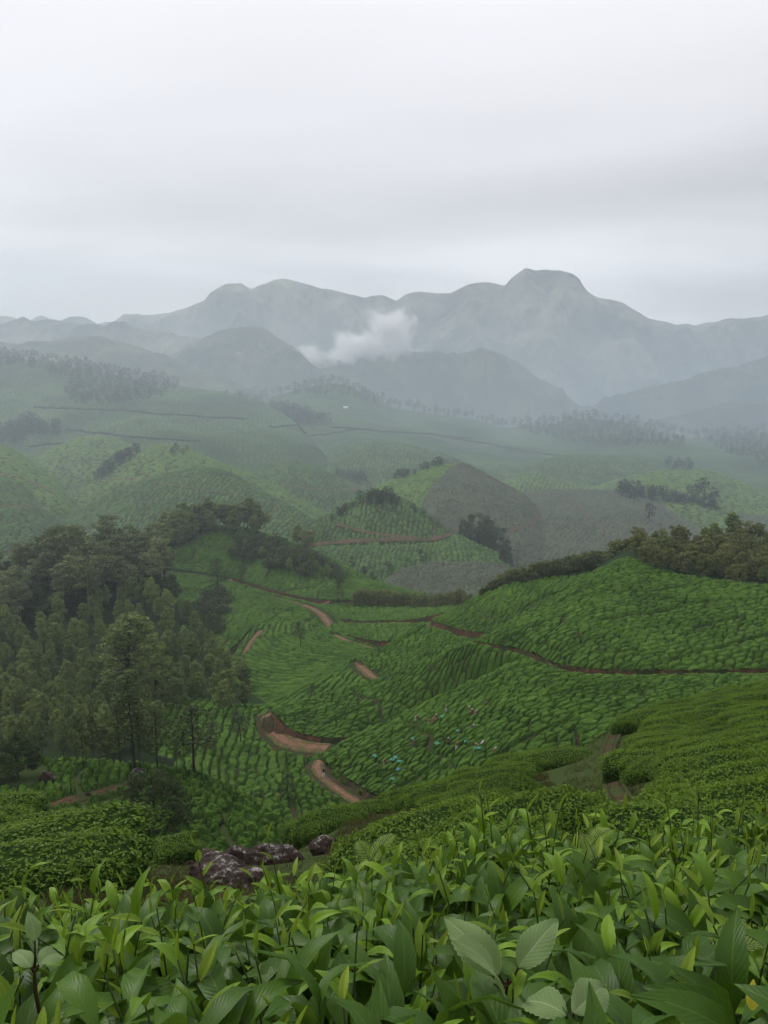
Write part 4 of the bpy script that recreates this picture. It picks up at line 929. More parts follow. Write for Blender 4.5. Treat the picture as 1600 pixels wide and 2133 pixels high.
for (x, y, h) in ((122, 1238, 142), (52, 1225, 98), (172, 1222, 130), (216, 1200, 105), (96, 1215, 105), (150, 1200, 110)):
    plant_px('eucalyptus_tree', 'tall', P_FOR, x, y, h, 'tall pale stemmed eucalyptus in the upper left wood, ' + ('by the left border' if x < 90 else 'in its middle' if x < 220 else 'by the tea slope'), group='tall eucalyptus trees in the upper left wood', wide=1.2)
# crest wood on the hill above it
for (x, y) in scatter([(318, 1130), (345, 1108), (400, 1097), (440, 1090), (500, 1093), (560, 1106), (575, 1118), (540, 1112), (450, 1105), (420, 1112), (385, 1132), (325, 1143)], 15, 9):
    plant_px('eucalyptus_tree', random.choice(['young', 'tall', 'young']), P_CR, x, y + 4, random.uniform(42, 68), 'eucalyptus in the olive coloured wood on the crown of the hill', group='eucalyptus trees on the crown of the hill', wide=1.5)
plant_px('eucalyptus_tree', 'tall', P_CR, 408, 1112, 48, 'eucalyptus leaning out with white trunk at the tip of the crown wood', wide=1.6)
# big emergent tree and dark stems
for (x, y, h, wd, lb) in ((275, 1480, 215, 1.5, 'largest tall eucalyptus standing out above the left plantation'), (325, 1455, 140, 1.2, 'tall eucalyptus right of the largest one in the plantation')):
    plant_px('eucalyptus_tree', 'giant', P_FOR, x, y, h, lb, wide=wd)
for (x, y, h, lb, wd) in ((173, 1590, 120, 'thin dark silver oak, leftmost on the knoll crest', 0.9), (197, 1580, 118, 'thin dark silver oak second from the left behind the knoll crest', 0.8),
                      (252, 1582, 150, 'thin dark silver oak in the middle of the row on the knoll crest', 0.8), (280, 1586, 215, 'tallest dark silver oak on the knoll crest left of the small rock', 1.2),
                      (292, 1590, 130, 'slender silver oak close to the tallest one on the knoll crest', 0.7), (327, 1594, 150, 'silver oak with thick dark stem right of the small rock on the knoll', 1.1),
                      (368, 1598, 95, 'short silver oak between two bigger ones at the knoll crest', 0.8), (385, 1602, 105, 'short airy silver oak left of the forked one', 0.8),
                      (404, 1604, 165, 'forked dark silver oak leaning right at the end of the knoll row', 1.7)):
    plant_px('silver_oak', 'sparse', P_LEFTK, x, y, h, lb, wide=wd)
for (x, y, h, pt, lb) in ((500, 1545, 80, P_LL, 'small airy silver oak alone among the steep tea rows near the red bend'), (625, 1345, 58, P_BA, 'lone thin dark tree in the curving tea rows of the hollow'),
                          (650, 1458, 42, P_RK, 'small dusky tree on the spur of straight tea rows'), (705, 1256, 58, P_CR, 'lone bare stemmed tree beside the winding track above the terrace'),
                          (455, 1235, 78, P_BU, 'airy dark tree at the forest edge above the long tea slope'), (600, 1660, 66, P_LK, 'thin brownish tree on the ragged knoll left of the lowest track'), (440, 1560, 70, P_LL, 'thin tree at the edge of the steep tea rows')):
    plant_px('silver_oak', 'sparse', pt, x, y, h, lb, wide=1.5)
plant_px('spreading_tree', 'broad', P_LEFTK, 322, 1738, 152, 'big dark dome shaped tree standing in the tea rows of the lower left knoll', wide=0.92, i=0)
plant_px('spreading_tree', 'broad', P_LEFTK, 38, 1612, 92, 'dense dark bushy tree beside a pale rock at the left edge of the knoll', wide=1.1, i=1)
# scrub on the hill
for (x, y) in scatter([(490, 1120), (560, 1118), (640, 1150), (700, 1185), (735, 1210), (690, 1206), (620, 1195), (540, 1165), (495, 1150)], 17, 11):
    plant_px('shrub', 'shrub' if random.random() < 0.75 else 'young', P_CR, x, y + 5, random.uniform(18, 34), 'dark shrub in the scrub above the winding track, ' + ('upper left part' if x < 580 else 'middle part' if x < 660 else 'lower right part'), 'shrub', 'shrubs in the patch on the hill', wide=1.2)
for (x, y, h, lb, k) in ((645, 1118, 80, 'tall dark layered tree standing alone at the hill edge', 'tall'), (620, 1118, 46, 'dark bushy tree left of the tall layered one', 'young'), (662, 1126, 52, 'dark bushy tree right of the tall layered one', 'young'), (640, 1128, 44, 'dark bushy tree in front of the tall layered one', 'round')):
    plant_px('dark_tree', k, P_CR, x, y, h, lb, wide=1.5)
for (x, y) in scatter([(418, 1250), (470, 1230), (482, 1310), (420, 1320)], 20, 16):
    plant_px('shrub', 'shrub', P_BU, x, y, random.uniform(22, 36), 'dark shrub at the forest foot beside the long tea slope', 'shrub', 'shrubs at the forest foot', wide=1.2)
# round trees in a row
for i in range(24):
    x = 738 + i * 10.6 + random.uniform(-3, 3)
    plant_px('round_tree', 'round', P_TB, x, min(1262, 1259 + random.uniform(0, 3)), random.uniform(27, 40), 'round bushy tree in the row behind the upper narrow tea terrace', group='round trees in a row behind the terrace', wide=1.05)
# the ridge wood on the right
n0 = 0
for (x, y) in scatter([(1318, 1140), (1400, 1126), (1500, 1130), (1640, 1136), (1700, 1140), (1700, 1240), (1600, 1226), (1500, 1210), (1420, 1196), (1360, 1182), (1325, 1168)], 25, 13):
    plant_px('round_tree', 'round' if random.random() < 0.75 else 'young', P_WR, x, y + 3, random.uniform(36, 54), 'bushy rounded tree of the right ridge wood, ' + ('on its skyline' if y < 1152 else 'in its middle' if y < 1185 else 'along its lower edge') + (' to the left' if x < 1480 else ' to the right'), group='rounded trees of the right ridge wood', wide=1.15)
for i in range(34):
    u = i / 33; x = 1008 + u * 320
    yb = np.interp(x, [1000, 1060, 1130, 1200, 1260, 1330], [1236, 1208, 1198, 1186, 1176, 1163])
    for k in range(2):
        plant_px('round_tree', random.choice(['round', 'round', 'shrub']), P_SH, x + random.uniform(-6, 6), yb + random.uniform(0, 4), np.interp(x, [1000, 1100, 1330], [22, 32, 52]) * random.uniform(0.7, 1.1), 'scrubby tree along the skyline of the tea shoulder, ' + ('low left end' if x < 1110 else 'middle' if x < 1220 else 'upper right end'), group='scrubby trees along the tea shoulder', wide=1.2)
plant_px('dark_tree', 'young', P_WR, 1526, 1132, 66, 'dark conical tree rising above the right ridge wood', wide=1.4)
plant_px('round_tree', 'tall', P_WR, 1578, 1140, 52, 'airy pale tree on the skyline right of the dark conical one', wide=1.3)

q = hit(P_RIDGE, 720, 852)
if q is not None:
    e = link('hut', None); e.location = (q.x, q.y, q.z); tag(e, 'tiny white roofed hut alone on the hazy tea slope under the ridge trees', 'hut')
    link('wall', box_mesh('wall', (-3.2, -2.2, -1.0), (3.2, 2.2, 2.6), plain('hut_wall', (0.45, 0.43, 0.40))), e)
    V = np.array([(-3.7, -2.8, 2.5), (3.7, -2.8, 2.5), (3.7, 0, 4.3), (-3.7, 0, 4.3), (3.7, 2.8, 2.5), (-3.7, 2.8, 2.5)], float)
    link('roof', mesh_np('roof', V, np.array([[0, 1, 2, 3], [3, 2, 4, 5]]), plain('white_sheet_roof', (0.75, 0.75, 0.75)), smooth=False), e)
    link('door', box_mesh('door', (-0.6, -2.26, -1.0), (0.6, -2.2, 1.3), plain('hut_door', (0.12, 0.08, 0.05))), e)
# --- distant trees: up to 300 singly, the rest as one mass each
far_n = [0]
def far_tree(pt, x, y, h, key, label, group, wide=1.3):
    if far_n[0] < 300:
        e = plant_px('distant_tree', key, pt, x, y, h, label, 'tree', group, wide)
        if e: far_n[0] += 1
def wood_mass(pt, polys, dx, dy, h, label, wide=1.5, key='farround'):
    parts = []
    for poly in polys:
        for (x, y) in scatter(poly, dx, dy):
            q = hit(pt, x, y)
            if q is None: continue
            w = q.y * CT - q.z * ST; s = h * random.uniform(0.75, 1.25) * w / F / 10.0
            me = LIB[key][random.randrange(len(LIB[key]))][1]
            v = np.empty(len(me.vertices) * 3); me.vertices.foreach_get('co', v); v = v.reshape(-1, 3)
            a = random.random() * 6.28; c, sn = math.cos(a), math.sin(a)
            v = np.stack([(v[:, 0] * c - v[:, 1] * sn) * s * wide, (v[:, 0] * sn + v[:, 1] * c) * s * wide, v[:, 2] * s], -1) + np.array([q.x, q.y, q.z - 0.5])
            parts.append((v, np.arange(len(v)).reshape(-1, 4)))
    if not parts: return
    V, Q = joinvf(parts)
    o = link('far_woodland', mesh_np('far_woodland', V, Q, M['far_leaf'], smooth=False)); tag(o, label, None, None, 'stuff')
RL = [(540, 826), (580, 822), (640, 808), (700, 800), (760, 818), (820, 848), (900, 862), (1000, 876), (1050, 890), (1120, 886), (1220, 872), (1300, 880), (1380, 900), (1450, 912), (1600, 900)]
for i in range(105):
    x = 545 + i * 10 + random.uniform(-3, 3)
    y = np.interp(x, [p[0] for p in RL], [p[1] for p in RL])
    if 800 < x < 812: continue
    far_tree(P_RIDGE, x, y + 4, random.uniform(16, 27), random.choice(['fartall', 'fartall', 'far']), 'distant eucalyptus in the line along the hazy ridge top, ' + ('left of the cloud' if x < 620 else 'under the cloud' if x < 860 else 'right of the cloud' if x < 1200 else 'far right end'), 'distant trees along the ridge top')
wood_mass(P_RIDGE, [[(590, 826), (640, 812), (700, 804), (760, 822), (815, 850), (780, 846), (700, 826), (640, 826)], [(1010, 884), (1060, 896), (1120, 890), (1220, 876), (1300, 884), (1420, 912), (1430, 935), (1300, 935), (1180, 925), (1090, 905)],
                    [(1450, 916), (1620, 902), (1700, 905), (1700, 985), (1600, 975), (1500, 945)]], 11, 6, 17, 'hazy far eucalyptus wood below the ridge top', key='far')
wood_mass(P_LEFT, [[(-60, 745), (60, 750), (110, 762), (180, 772), (260, 786), (350, 802), (375, 815), (330, 832), (230, 850), (160, 848), (130, 825), (150, 795), (80, 775), (-60, 765)]], 11, 7, 20, 'dark hazy wood on the upper left slope', key='far')
for i in range(42):
    x = -40 + i * 10; y = np.interp(x, [-40, 0, 100, 200, 300, 370], [740, 742, 752, 772, 792, 802]); far_tree(P_LEFT, x, y + 3, random.uniform(18, 30), random.choice(['far', 'fartall']), 'distant tree on the skyline of the upper left slope', 'distant trees on the upper left skyline')
wood_mass(P_RIDGE, [[(520, 862), (560, 852), (640, 862), (690, 885), (600, 890), (530, 888)], [(430, 836), (500, 832), (560, 846), (480, 854)]], 10, 6, 20, 'hazy patch of wood in the middle of the tea slope', key='farround')
P_MS, P_RS = PATCHES['mid_swell'], PATCHES['right_swell']
wood_mass(P_RS, [[(1385, 962), (1450, 966), (1440, 985), (1390, 982)]], 10, 6, 14, 'hazy patch of pale trees on the right swell', key='farround')
wood_mass(P_MS, [[(700, 985), (770, 990), (760, 1004), (705, 1000)], [(900, 960), (960, 968), (950, 985), (905, 978)]], 10, 6, 14, 'hazy thickets at the foot of the middle swell', key='farround')
def cluster(pt, poly, dx, dy, h, label, group, key='farround', wide=1.4):
    for (x, y) in scatter(poly, dx, dy): far_tree(pt, x, y, h * random.uniform(0.7, 1.25), key, label, group, wide)
cluster(P_LEFT, [(-20, 900), (60, 880), (130, 885), (125, 905), (40, 925), (-20, 930)], 15, 9, 24, 'distant dark tree in the grove at the left edge', 'distant trees in the left edge grove')
cluster(P_TK, [(190, 990), (230, 930), (290, 915), (285, 945), (230, 985), (205, 1005)], 14, 10, 26, 'distant dark tree in the gully beside the terraced knoll', 'distant trees in the gully by the terraced knoll')
cluster(P_TK, [(345, 940), (395, 936), (392, 946), (350, 948)], 14, 8, 16, 'small dark bush on top of the terraced knoll', 'bushes on top of the terraced knoll')
cluster(P_DOME, [(740, 1045), (790, 1024), (850, 1046), (800, 1054)], 14, 8, 22, 'dark tree on top of the dome shaped tea hill', 'trees on top of the dome hill')
cluster(P_DOME, [(680, 1090), (690, 1070), (745, 1050), (730, 1066)], 14, 8, 18, 'dark bush down the left shoulder of the dome hill', 'bushes on the shoulder of the dome hill')
cluster(P_DOME, [(850, 1050), (900, 1078), (930, 1100), (905, 1088), (860, 1062)], 14, 8, 12, 'bush along the right edge of the dome hill', 'bushes on the right edge of the dome hill')
for (x, y, h, wd, lb) in ((995, 1150, 82, 1.2, 'largest dark broad tree in the clump left of the brown field'), (1030, 1165, 70, 1.2, 'dark broad tree at the lower right of the big clump'), (970, 1125, 45, 1.2, 'pale green tree at the upper left of the big clump'), (1012, 1135, 55, 1.2, 'round tree in the middle of the big clump'), (1052, 1178, 45, 1.1, 'small round tree at the right end of the big clump')):
    plant_px('clump_tree', 'broadgreen', P_TT, x, y, h, lb, wide=0.75 * wd)
cluster(P_BB, [(1285, 1035), (1300, 1010), (1480, 1045), (1490, 1062), (1400, 1052)], 16, 10, 26, 'distant dark tree in the hedge line above the brown field', 'distant trees in the hedge line above the brown field')
for (x, y, h, lb) in ((1465, 1058, 68, 'tallest hazy tree at the upper edge of the brown field'), (1440, 1056, 48, 'hazy tree left of the tallest at the brown field edge'), (1488, 1062, 44, 'hazy tree right of the tallest at the brown field edge'), (1353, 1082, 36, 'lone round hazy tree in the brown field')):
    plant_px('hazy_tree', 'farround', P_BB, x, y, h, lb, wide=1.2)
cluster(P_TT, [(810, 1000), (860, 972), (920, 950), (925, 962), (870, 985), (830, 1002)], 15, 8, 18, 'distant tree along the left shoulder of the two-toned hill', 'distant trees on the shoulder of the two-toned hill')
cluster(P_SP, [(720, 1205), (900, 1150), (915, 1170), (760, 1215)], 30, 14, 22, 'thin hazy tree among the tea of the valley spur', 'thin trees on the valley spur', 'fartall')
for (x, y, h) in ((447, 950, 40), (525, 968, 14), (555, 972, 14), (472, 812, 8), (500, 814, 9)):
    far_tree(P_LEFT if y < 900 else P_RIDGE, x, y, h, 'farround', 'single distant tree standing by itself on the hazy tea slope', 'single distant trees on the tea slopes')
for (x, y, h) in ((735, 1172, 30), (760, 1182, 22), (775, 1190, 18), (780, 1200, 14)):
    plant_px('dark_tree', 'far', P_CR, x, y + 10, h, 'slim dark tree at the right end of the scrubby hill', group='slim trees at the right end of the hill', wide=1.4)
print('trees', COUNT)

# ================================================================== NEAR SLOPE: bushes one by one, grass, rocks
BARE = [[(670, 1790), (690, 1760), (720, 1720), (800, 1690), (880, 1678), (930, 1690), (900, 1712), (830, 1722), (790, 1760), (740, 1790)],
        [(1165, 1640), (1205, 1560), (1270, 1500), (1310, 1500), (1320, 1530), (1290, 1570), (1320, 1600), (1345, 1650), (1390, 1700), (1430, 1770), (1290, 1760), (1250, 1670)],
        [(70, 1745), (150, 1755), (250, 1780), (260, 1830), (140, 1830), (110, 1800)], [(1080, 1628), (1130, 1600), (1150, 1640), (1120, 1690)],
        [(300, 1790), (460, 1760), (720, 1755), (700, 1880), (300, 1900)]]
bare = poly_mask(BARE)
def bush_mesh(i):
    rng = np.random.default_rng(400 + i)
    nu, nv = 20, 9
    th = np.linspace(0, 2 * np.pi, nu, endpoint=False); ph = np.linspace(0, np.pi / 2 * 1.12, nv)
    T, P = np.meshgrid(th, ph)
    nx, ny, nz = np.cos(T) * np.sin(P), np.sin(T) * np.sin(P), np.cos(P)
    e = 0.72
    sx_, sy_ = 1.55 * (0.9 + 0.25 * rng.random()), 0.54 * (0.9 + 0.25 * rng.random())
    def surf(nx, ny, nz):
        r = 1 + 0.42 * fbm(nx * 1.6 + i * 9, ny * 1.6 + nz, 3 + i, 3) + 0.30 * fbm(nx * 4 + i, ny * 4 + nz * 2, 8 + i, 2)
        x = np.sign(nx) * np.abs(nx) ** e * sx_ * r; y = np.sign(ny) * np.abs(ny) ** e * sy_ * r; z = 0.04 + 0.86 * np.sign(nz) * np.abs(nz) ** 0.38 * (0.82 + 0.18 * r)
        return x, y, z
    x, y, z = surf(nx * 0.93, ny * 0.93, nz)
    V = np.stack([x, y, z * 0.93], -1).reshape(-1, 3)
    a = np.arange(nv - 1)[:, None] * nu; b = np.arange(nu)[None, :]; b2 = (b + 1) % nu
    Q = np.stack([a + b, a + nu + b, a + nu + b2, a + b2], -1).reshape(-1, 4)
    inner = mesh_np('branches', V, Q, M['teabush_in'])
    n = 5600
    d = rng.normal(size=(n, 3)); d[:, 2] = np.abs(d[:, 2]) * 1.2 - 0.22; d /= np.linalg.norm(d, axis=1)[:, None]
    x, y, z = surf(d[:, 0], d[:, 1], d[:, 2])
    p = np.stack([x, y, z], -1) + rng.normal(size=(n, 3)) * 0.025
    nn = d * np.array([0.5, 0.5, 0.75]) + rng.normal(size=(n, 3)) * 0.42 + np.array([0, 0, 0.25]); nn /= np.linalg.norm(nn, axis=1)[:, None]
    t = np.cross(nn, rng.normal(size=(n, 3))); t += np.array([0, 0, 0.5]); t /= np.linalg.norm(t, axis=1)[:, None]; bb = np.cross(nn, t)
    L_ = (0.040 + 0.032 * rng.random(n))[:, None]
    V = np.stack([p - t * L_ * 0.5, p + bb * L_ * 0.27 + nn * L_ * 0.1, p + t * L_ * 0.6, p - bb * L_ * 0.27 + nn * L_ * 0.1], 1).reshape(-1, 3)
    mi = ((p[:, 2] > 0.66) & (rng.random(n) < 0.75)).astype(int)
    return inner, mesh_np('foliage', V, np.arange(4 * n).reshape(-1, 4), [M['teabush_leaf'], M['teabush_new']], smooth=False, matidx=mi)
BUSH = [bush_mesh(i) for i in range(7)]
cand = []
ang = math.radians(17)
for j in range(-60, 60):
    for i in range(-40, 40):
        u = i * 2.15 + (j % 2) * 0.9 + random.uniform(-0.35, 0.35); v = j * 1.22 + random.uniform(-0.2, 0.2)
        x = u * math.cos(ang) - v * math.sin(ang); y = 34 + u * math.sin(ang) + v * math.cos(ang)
        if y < 8 or y > 62: continue
        z = ground(P_NEAR, x, y)
        if z is None: continue
        px, py, w = project(x, y, z + 0.4)
        if not (-260 < px < 1860) or w < 7.5: continue
        lim = np.interp(px, [0, 160, 320, 700, 900, 1050, 1250, 1400, 1600], [1910, 1880, 1800, 1830, 1790, 1740, 1740, 1730, 1710])
        if py > lim + 40: continue
        crest = np.interp(px, *zip(*[(q[0], q[1]) for q in [(-300, 1700), (0, 1740), (100, 1776), (200, 1793), (320, 1788), (450, 1788), (590, 1776), (640, 1755), (740, 1700), (880, 1668), (1000, 1625), (1180, 1570), (1280, 1512), (1400, 1482), (1600, 1436), (1900, 1380)]]))
        cr_d = P_NEAR.G[P_NEAR.r_crest]; k = np.argmin(np.abs(cr_d[:, 0] / cr_d[:, 1] - x / y))
        if y > cr_d[k, 1] + 0.6: continue
        kx = 0.55 if px > 620 else 0.2
        ex = [project(x + k * kx * math.cos(ang), y + k * kx * math.sin(ang), z + h) for k in (-1, 0, 1) for h in (0.1, 0.55)]
        if bare(np.array([q[0] for q in ex]), np.array([q[1] for q in ex]), None, None).any(): continue
        cand.append((w, x, y, z, px, py))
cand.sort()
print('near bushes', len(cand))
for (w, x, y, z, px, py) in cand[:330]:
    mi = random.randrange(len(BUSH))
    e = link('tea_bush', None); s = random.uniform(0.88, 1.15)
    e.location = (x, y, z - 0.08); e.scale = (s * random.uniform(0.95, 1.25), s * random.uniform(0.9, 1.1), s * random.uniform(0.72, 0.95) * (0.62 if 150 < px < 480 else 0.70 if px <= 150 else 1))
    e.rotation_euler = (random.uniform(-0.06, 0.06), random.uniform(-0.08, 0.08), ang + random.choice([0, math.pi]) + random.uniform(-0.2, 0.2))
    dist = 'beyond the hedge' if w < 24 else 'half way up' if w < 34 else 'under its crest'
    if px < 420: tag(e, 'clipped tea bush on the nearest bank at the left edge, ' + ('at the picture border' if px < 60 else 'toward the rock heap'), 'tea bush', 'tea bushes on the near left bank')
    elif px < 1260: tag(e, 'tea bush left of the worn dirt gap on the near slope, ' + dist, 'tea bush', 'tea bushes on the near slope left of the gap')
    else: tag(e, 'tea bush right of the worn dirt gap on the near slope, ' + dist, 'tea bush', 'tea bushes on the near slope right of the gap')
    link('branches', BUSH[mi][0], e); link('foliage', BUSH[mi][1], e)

# grass tufts on the bare ground
def grass_obj(polys, n, h, label, m='grass', seed=5):
    rng = np.random.default_rng(seed); V = []
    for pg in polys:
        xs = [p[0] for p in pg]; ys = [p[1] for p in pg]; cnt = 0
        for _ in range(n * 3):
            if cnt >= n: break
            a, b = rng.uniform(min(xs), max(xs)), rng.uniform(min(ys), max(ys))
            if not inside(pg, a, b): continue
            q = hit(P_NEAR, a, b)
            if q is None or q.y < 6.5: continue
            if vnoise(np.array(q.x * 1.3), np.array(q.y * 1.3), 4) < 0.36: continue
            cnt += 1
            for k in range(5):
                o = np.array(q) + np.array([rng.normal() * 0.09, rng.normal() * 0.09, -0.02]); t = rng.random() * 6.28; d = np.array([math.cos(t), math.sin(t), 0]); hh = h * rng.uniform(0.5, 1.3); lean = rng.normal(size=3) * 0.35 * hh; lean[2] = hh
                V += [o - d * 0.012, o + d * 0.012, o + lean * 0.6 + d * 0.008, o + lean]
    o = link('grass', mesh_np('grass', np.array(V), np.arange(len(V)).reshape(-1, 4), M[m], smooth=False)); tag(o, label, None, None, 'stuff')
grass_obj([BARE[0]], 1500, 0.22, 'dry grassy patch between the bushes of the near slope', seed=5)
grass_obj([BARE[1], BARE[3]], 1500, 0.14, 'short weeds on the worn dirt gap in the near slope', seed=6)
grass_obj([BARE[2], BARE[4], [(100, 1830), (420, 1830), (420, 1900), (100, 1900)]], 1300, 0.10, 'grass on the bank among the rocks at the lower left', seed=7)

def rock(px, py, wpx, hpx, label, pt, seed, squash=1.0, name='boulder', depth=0.8, rot=0.0):
    q = hit(pt, px, py)
    if q is None: return
    w = q.y * CT - q.z * ST
    sx_, sz_ = wpx * w / F / 2, hpx * w / F / 2
    bm = bmesh.new(); bmesh.ops.create_icosphere(bm, subdivisions=5, radius=1.0)
    V = np.array([v.co[:] for v in bm.verts]); rng = np.random.default_rng(seed)
    for k in range(9):                                   # planar breaks
        n = rng.normal(size=3); n /= np.linalg.norm(n); d = 0.62 + 0.3 * rng.random()
        h = V @ n - d; V = V - np.outer(np.clip(h, 0, None), n) * 0.85
    r = 1 + 0.30 * fbm(V[:, 0] * 1.7 + seed, V[:, 1] * 1.7 + V[:, 2] * 1.3, seed, 5) + 0.10 * fbm(V[:, 0] * 6, V[:, 1] * 6 + V[:, 2] * 5, seed + 3, 4)
    V = V * r[:, None] * np.array([sx_, sx_ * depth, sz_ * 1.08])
    for v, c in zip(bm.verts, V): v.co = c
    me = bpy.data.meshes.new(name); bm.to_mesh(me); bm.free(); me.materials.append(M['rock']); me.polygons.foreach_set('use_smooth', [True] * len(me.polygons))
    o = link(name, me); o.location = (q.x, q.y, q.z + sz_ * 0.28 - (pt.top if pt is not P_NEAR else 0)); o.rotation_euler = (rng.normal() * 0.1, rot, rng.normal() * 0.3)
    tag(o, label, 'rock')
rock(410, 1790, 125, 40, 'low flat topped lichen boulder at the left end of the rock heap', P_NEAR, 3, depth=1.0)
rock(455, 1840, 165, 90, 'big dark reddish boulder in the middle of the rock heap, broad flat face', P_NEAR, 4, depth=0.6)
rock(425, 1772, 44, 42, 'pale grey rounded stone on top of the rock heap', P_NEAR, 5)
rock(492, 1800, 70, 62, 'dark cracked boulder right of the big flat one in the rock heap', P_NEAR, 6)
rock(555, 1800, 95, 62, 'dark jagged boulder at the right side of the rock heap', P_NEAR, 7)
rock(520, 1850, 110, 70, 'shadowed lower boulder at the foot of the rock heap', P_NEAR, 12)
rock(602, 1795, 66, 54, 'lichen spotted boulder between the heap and the white topped one', P_NEAR, 8)
rock(674, 1778, 62, 56, 'boulder with white lichen top beside the dry grass', P_NEAR, 9)
rock(128, 1846, 62, 44, 'reddish boulder on the bank at the lower left', P_NEAR, 10)
rock(1392, 1696, 26, 22, 'small pale stone at the lower end of the worn dirt gap', P_NEAR, 11)
rock(100, 1618, 36, 40, 'pale streaked rock beside the dense bushy tree on the knoll', P_LEFTK, 13)
rock(287, 1612, 34, 34, 'grey rock in the tea on the crest of the left knoll', P_LEFTK, 14)
rock(183, 1648, 12, 14, 'small grey stone on the path across the left knoll', P_LEFTK, 15)
rock(222, 1640, 10, 9, 'tiny stone on the left knoll path right of the small grey one', P_LEFTK, 16)
# silvery weeds below the big dark tree
for (x, y, h) in ((300, 1768, 26), (330, 1764, 34), (362, 1768, 34), (395, 1772, 26)):
    pass
LIB['weed'] = [make_tree('shrub', np.random.default_rng(77 + i), 10.0, M['weed_leaf'], M['bark_dark'], 1.6) for i in range(2)]
for (x, y, h) in ((300, 1790, 30), (332, 1788, 40), (362, 1790, 38), (396, 1790, 30)):
    plant_px('weed_shrub', 'weed', P_NEAR, x, y, h, 'silvery green weed clump behind the rock heap below the dark tree', 'shrub', 'silvery weeds behind the rock heap', 1.0)

# ================================================================== PEOPLE AND CLOTHS ON THE SLOPE
def person_mesh(stoop, walk=False):
    """one continuous body: vertices along a skeleton grown with the skin modifier"""
    s = stoop
    hip = (0, 0, 0.92); ch = (0, -0.42 * s, 0.92 + 0.46 * math.cos(s)); nk = (0, ch[1] - 0.12 * s - 0.02, ch[2] + 0.14 * math.cos(s)); hd = (0, nk[1] - 0.06 - 0.05 * s, nk[2] + 0.10); hd2 = (0, hd[1] - 0.03, hd[2] + 0.12)
    st = 0.22 if walk else 0.04
    pts = [hip, (0, -0.2 * s, 1.14), ch, nk, hd, hd2]
    rad = [0.15, 0.13, 0.16, 0.06, 0.10, 0.085]; ed = [(0, 1), (1, 2), (2, 3), (3, 4), (4, 5)]
    for sg in (-1, 1):
        b = len(pts)
        if walk: arm = [(0.19 * sg, ch[1], ch[2] + 0.03), (0.25 * sg, ch[1] + 0.12 * sg, ch[2] - 0.26), (0.24 * sg, ch[1] - 0.02 + 0.2 * sg, ch[2] - 0.50)]
        else: arm = [(0.19 * sg, ch[1], ch[2] + 0.02), (0.25 * sg, ch[1] - 0.18, ch[2] - 0.24), (0.16 * sg, ch[1] - 0.42, ch[2] - 0.26)]
        pts += arm; rad += [0.065, 0.045, 0.032]; ed += [(2, b), (b, b + 1), (b + 1, b + 2)]
        b = len(pts); y = st * sg
        pts += [(0.10 * sg, 0, 0.86), (0.11 * sg, -y * 0.5 - 0.03, 0.48), (0.11 * sg, -y + 0.05, 0.09), (0.12 * sg, -y - 0.10, 0.04)]; rad += [0.105, 0.07, 0.045, 0.04]; ed += [(0, b), (b, b + 1), (b + 1, b + 2), (b + 2, b + 3)]
    bm = bmesh.new(); sk = bm.verts.layers.skin.verify()
    vs = [bm.verts.new(p) for p in pts]
    for v, r in zip(vs, rad): v[sk].radius = (r, r)
    vs[0][sk].use_root = True
    for a, b in ed: bm.edges.new((vs[a], vs[b]))
    me = bpy.data.meshes.new('body'); bm.to_mesh(me); bm.free()
    return me, hd, ch
CLOTH = {}
def cmat(name, c):
    c = tuple(x * COLS_K for x in c)
    if name not in CLOTH: CLOTH[name] = plain(name + '_cloth', c, 0.85)
    return CLOTH[name]
COLS_K = 0.8
SKIN = plain('skin', (0.20, 0.10, 0.06), 0.6)
COLS = dict(pink=(0.55, 0.22, 0.22), white=(0.72, 0.72, 0.70), grey=(0.20, 0.20, 0.22), blue=(0.10, 0.10, 0.30), orange=(0.55, 0.26, 0.13), red=(0.36, 0.07, 0.07), tan=(0.50, 0.36, 0.20), dark=(0.03, 0.03, 0.035), cream=(0.60, 0.48, 0.36), mauve=(0.36, 0.26, 0.30), green=(0.08, 0.36, 0.22))
def lathe(prof, seg, c, wob=0.0, sq=0.8):
    V = []
    for k, (r, z) in enumerate(prof):
        for j in range(seg):
            a = j / seg * 6.2832; rr = r * (1 + wob * math.sin(a * 5 + k)); V.append((c[0] + rr * math.cos(a), c[1] + rr * math.sin(a) * sq, c[2] + z))
    i = np.arange(len(prof) - 1)[:, None] * seg; j = np.arange(seg)[None, :]; j2 = (j + 1) % seg
    return np.array(V), np.stack([i + j, i + j2, i + seg + j2, i + seg + j], -1).reshape(-1, 4)
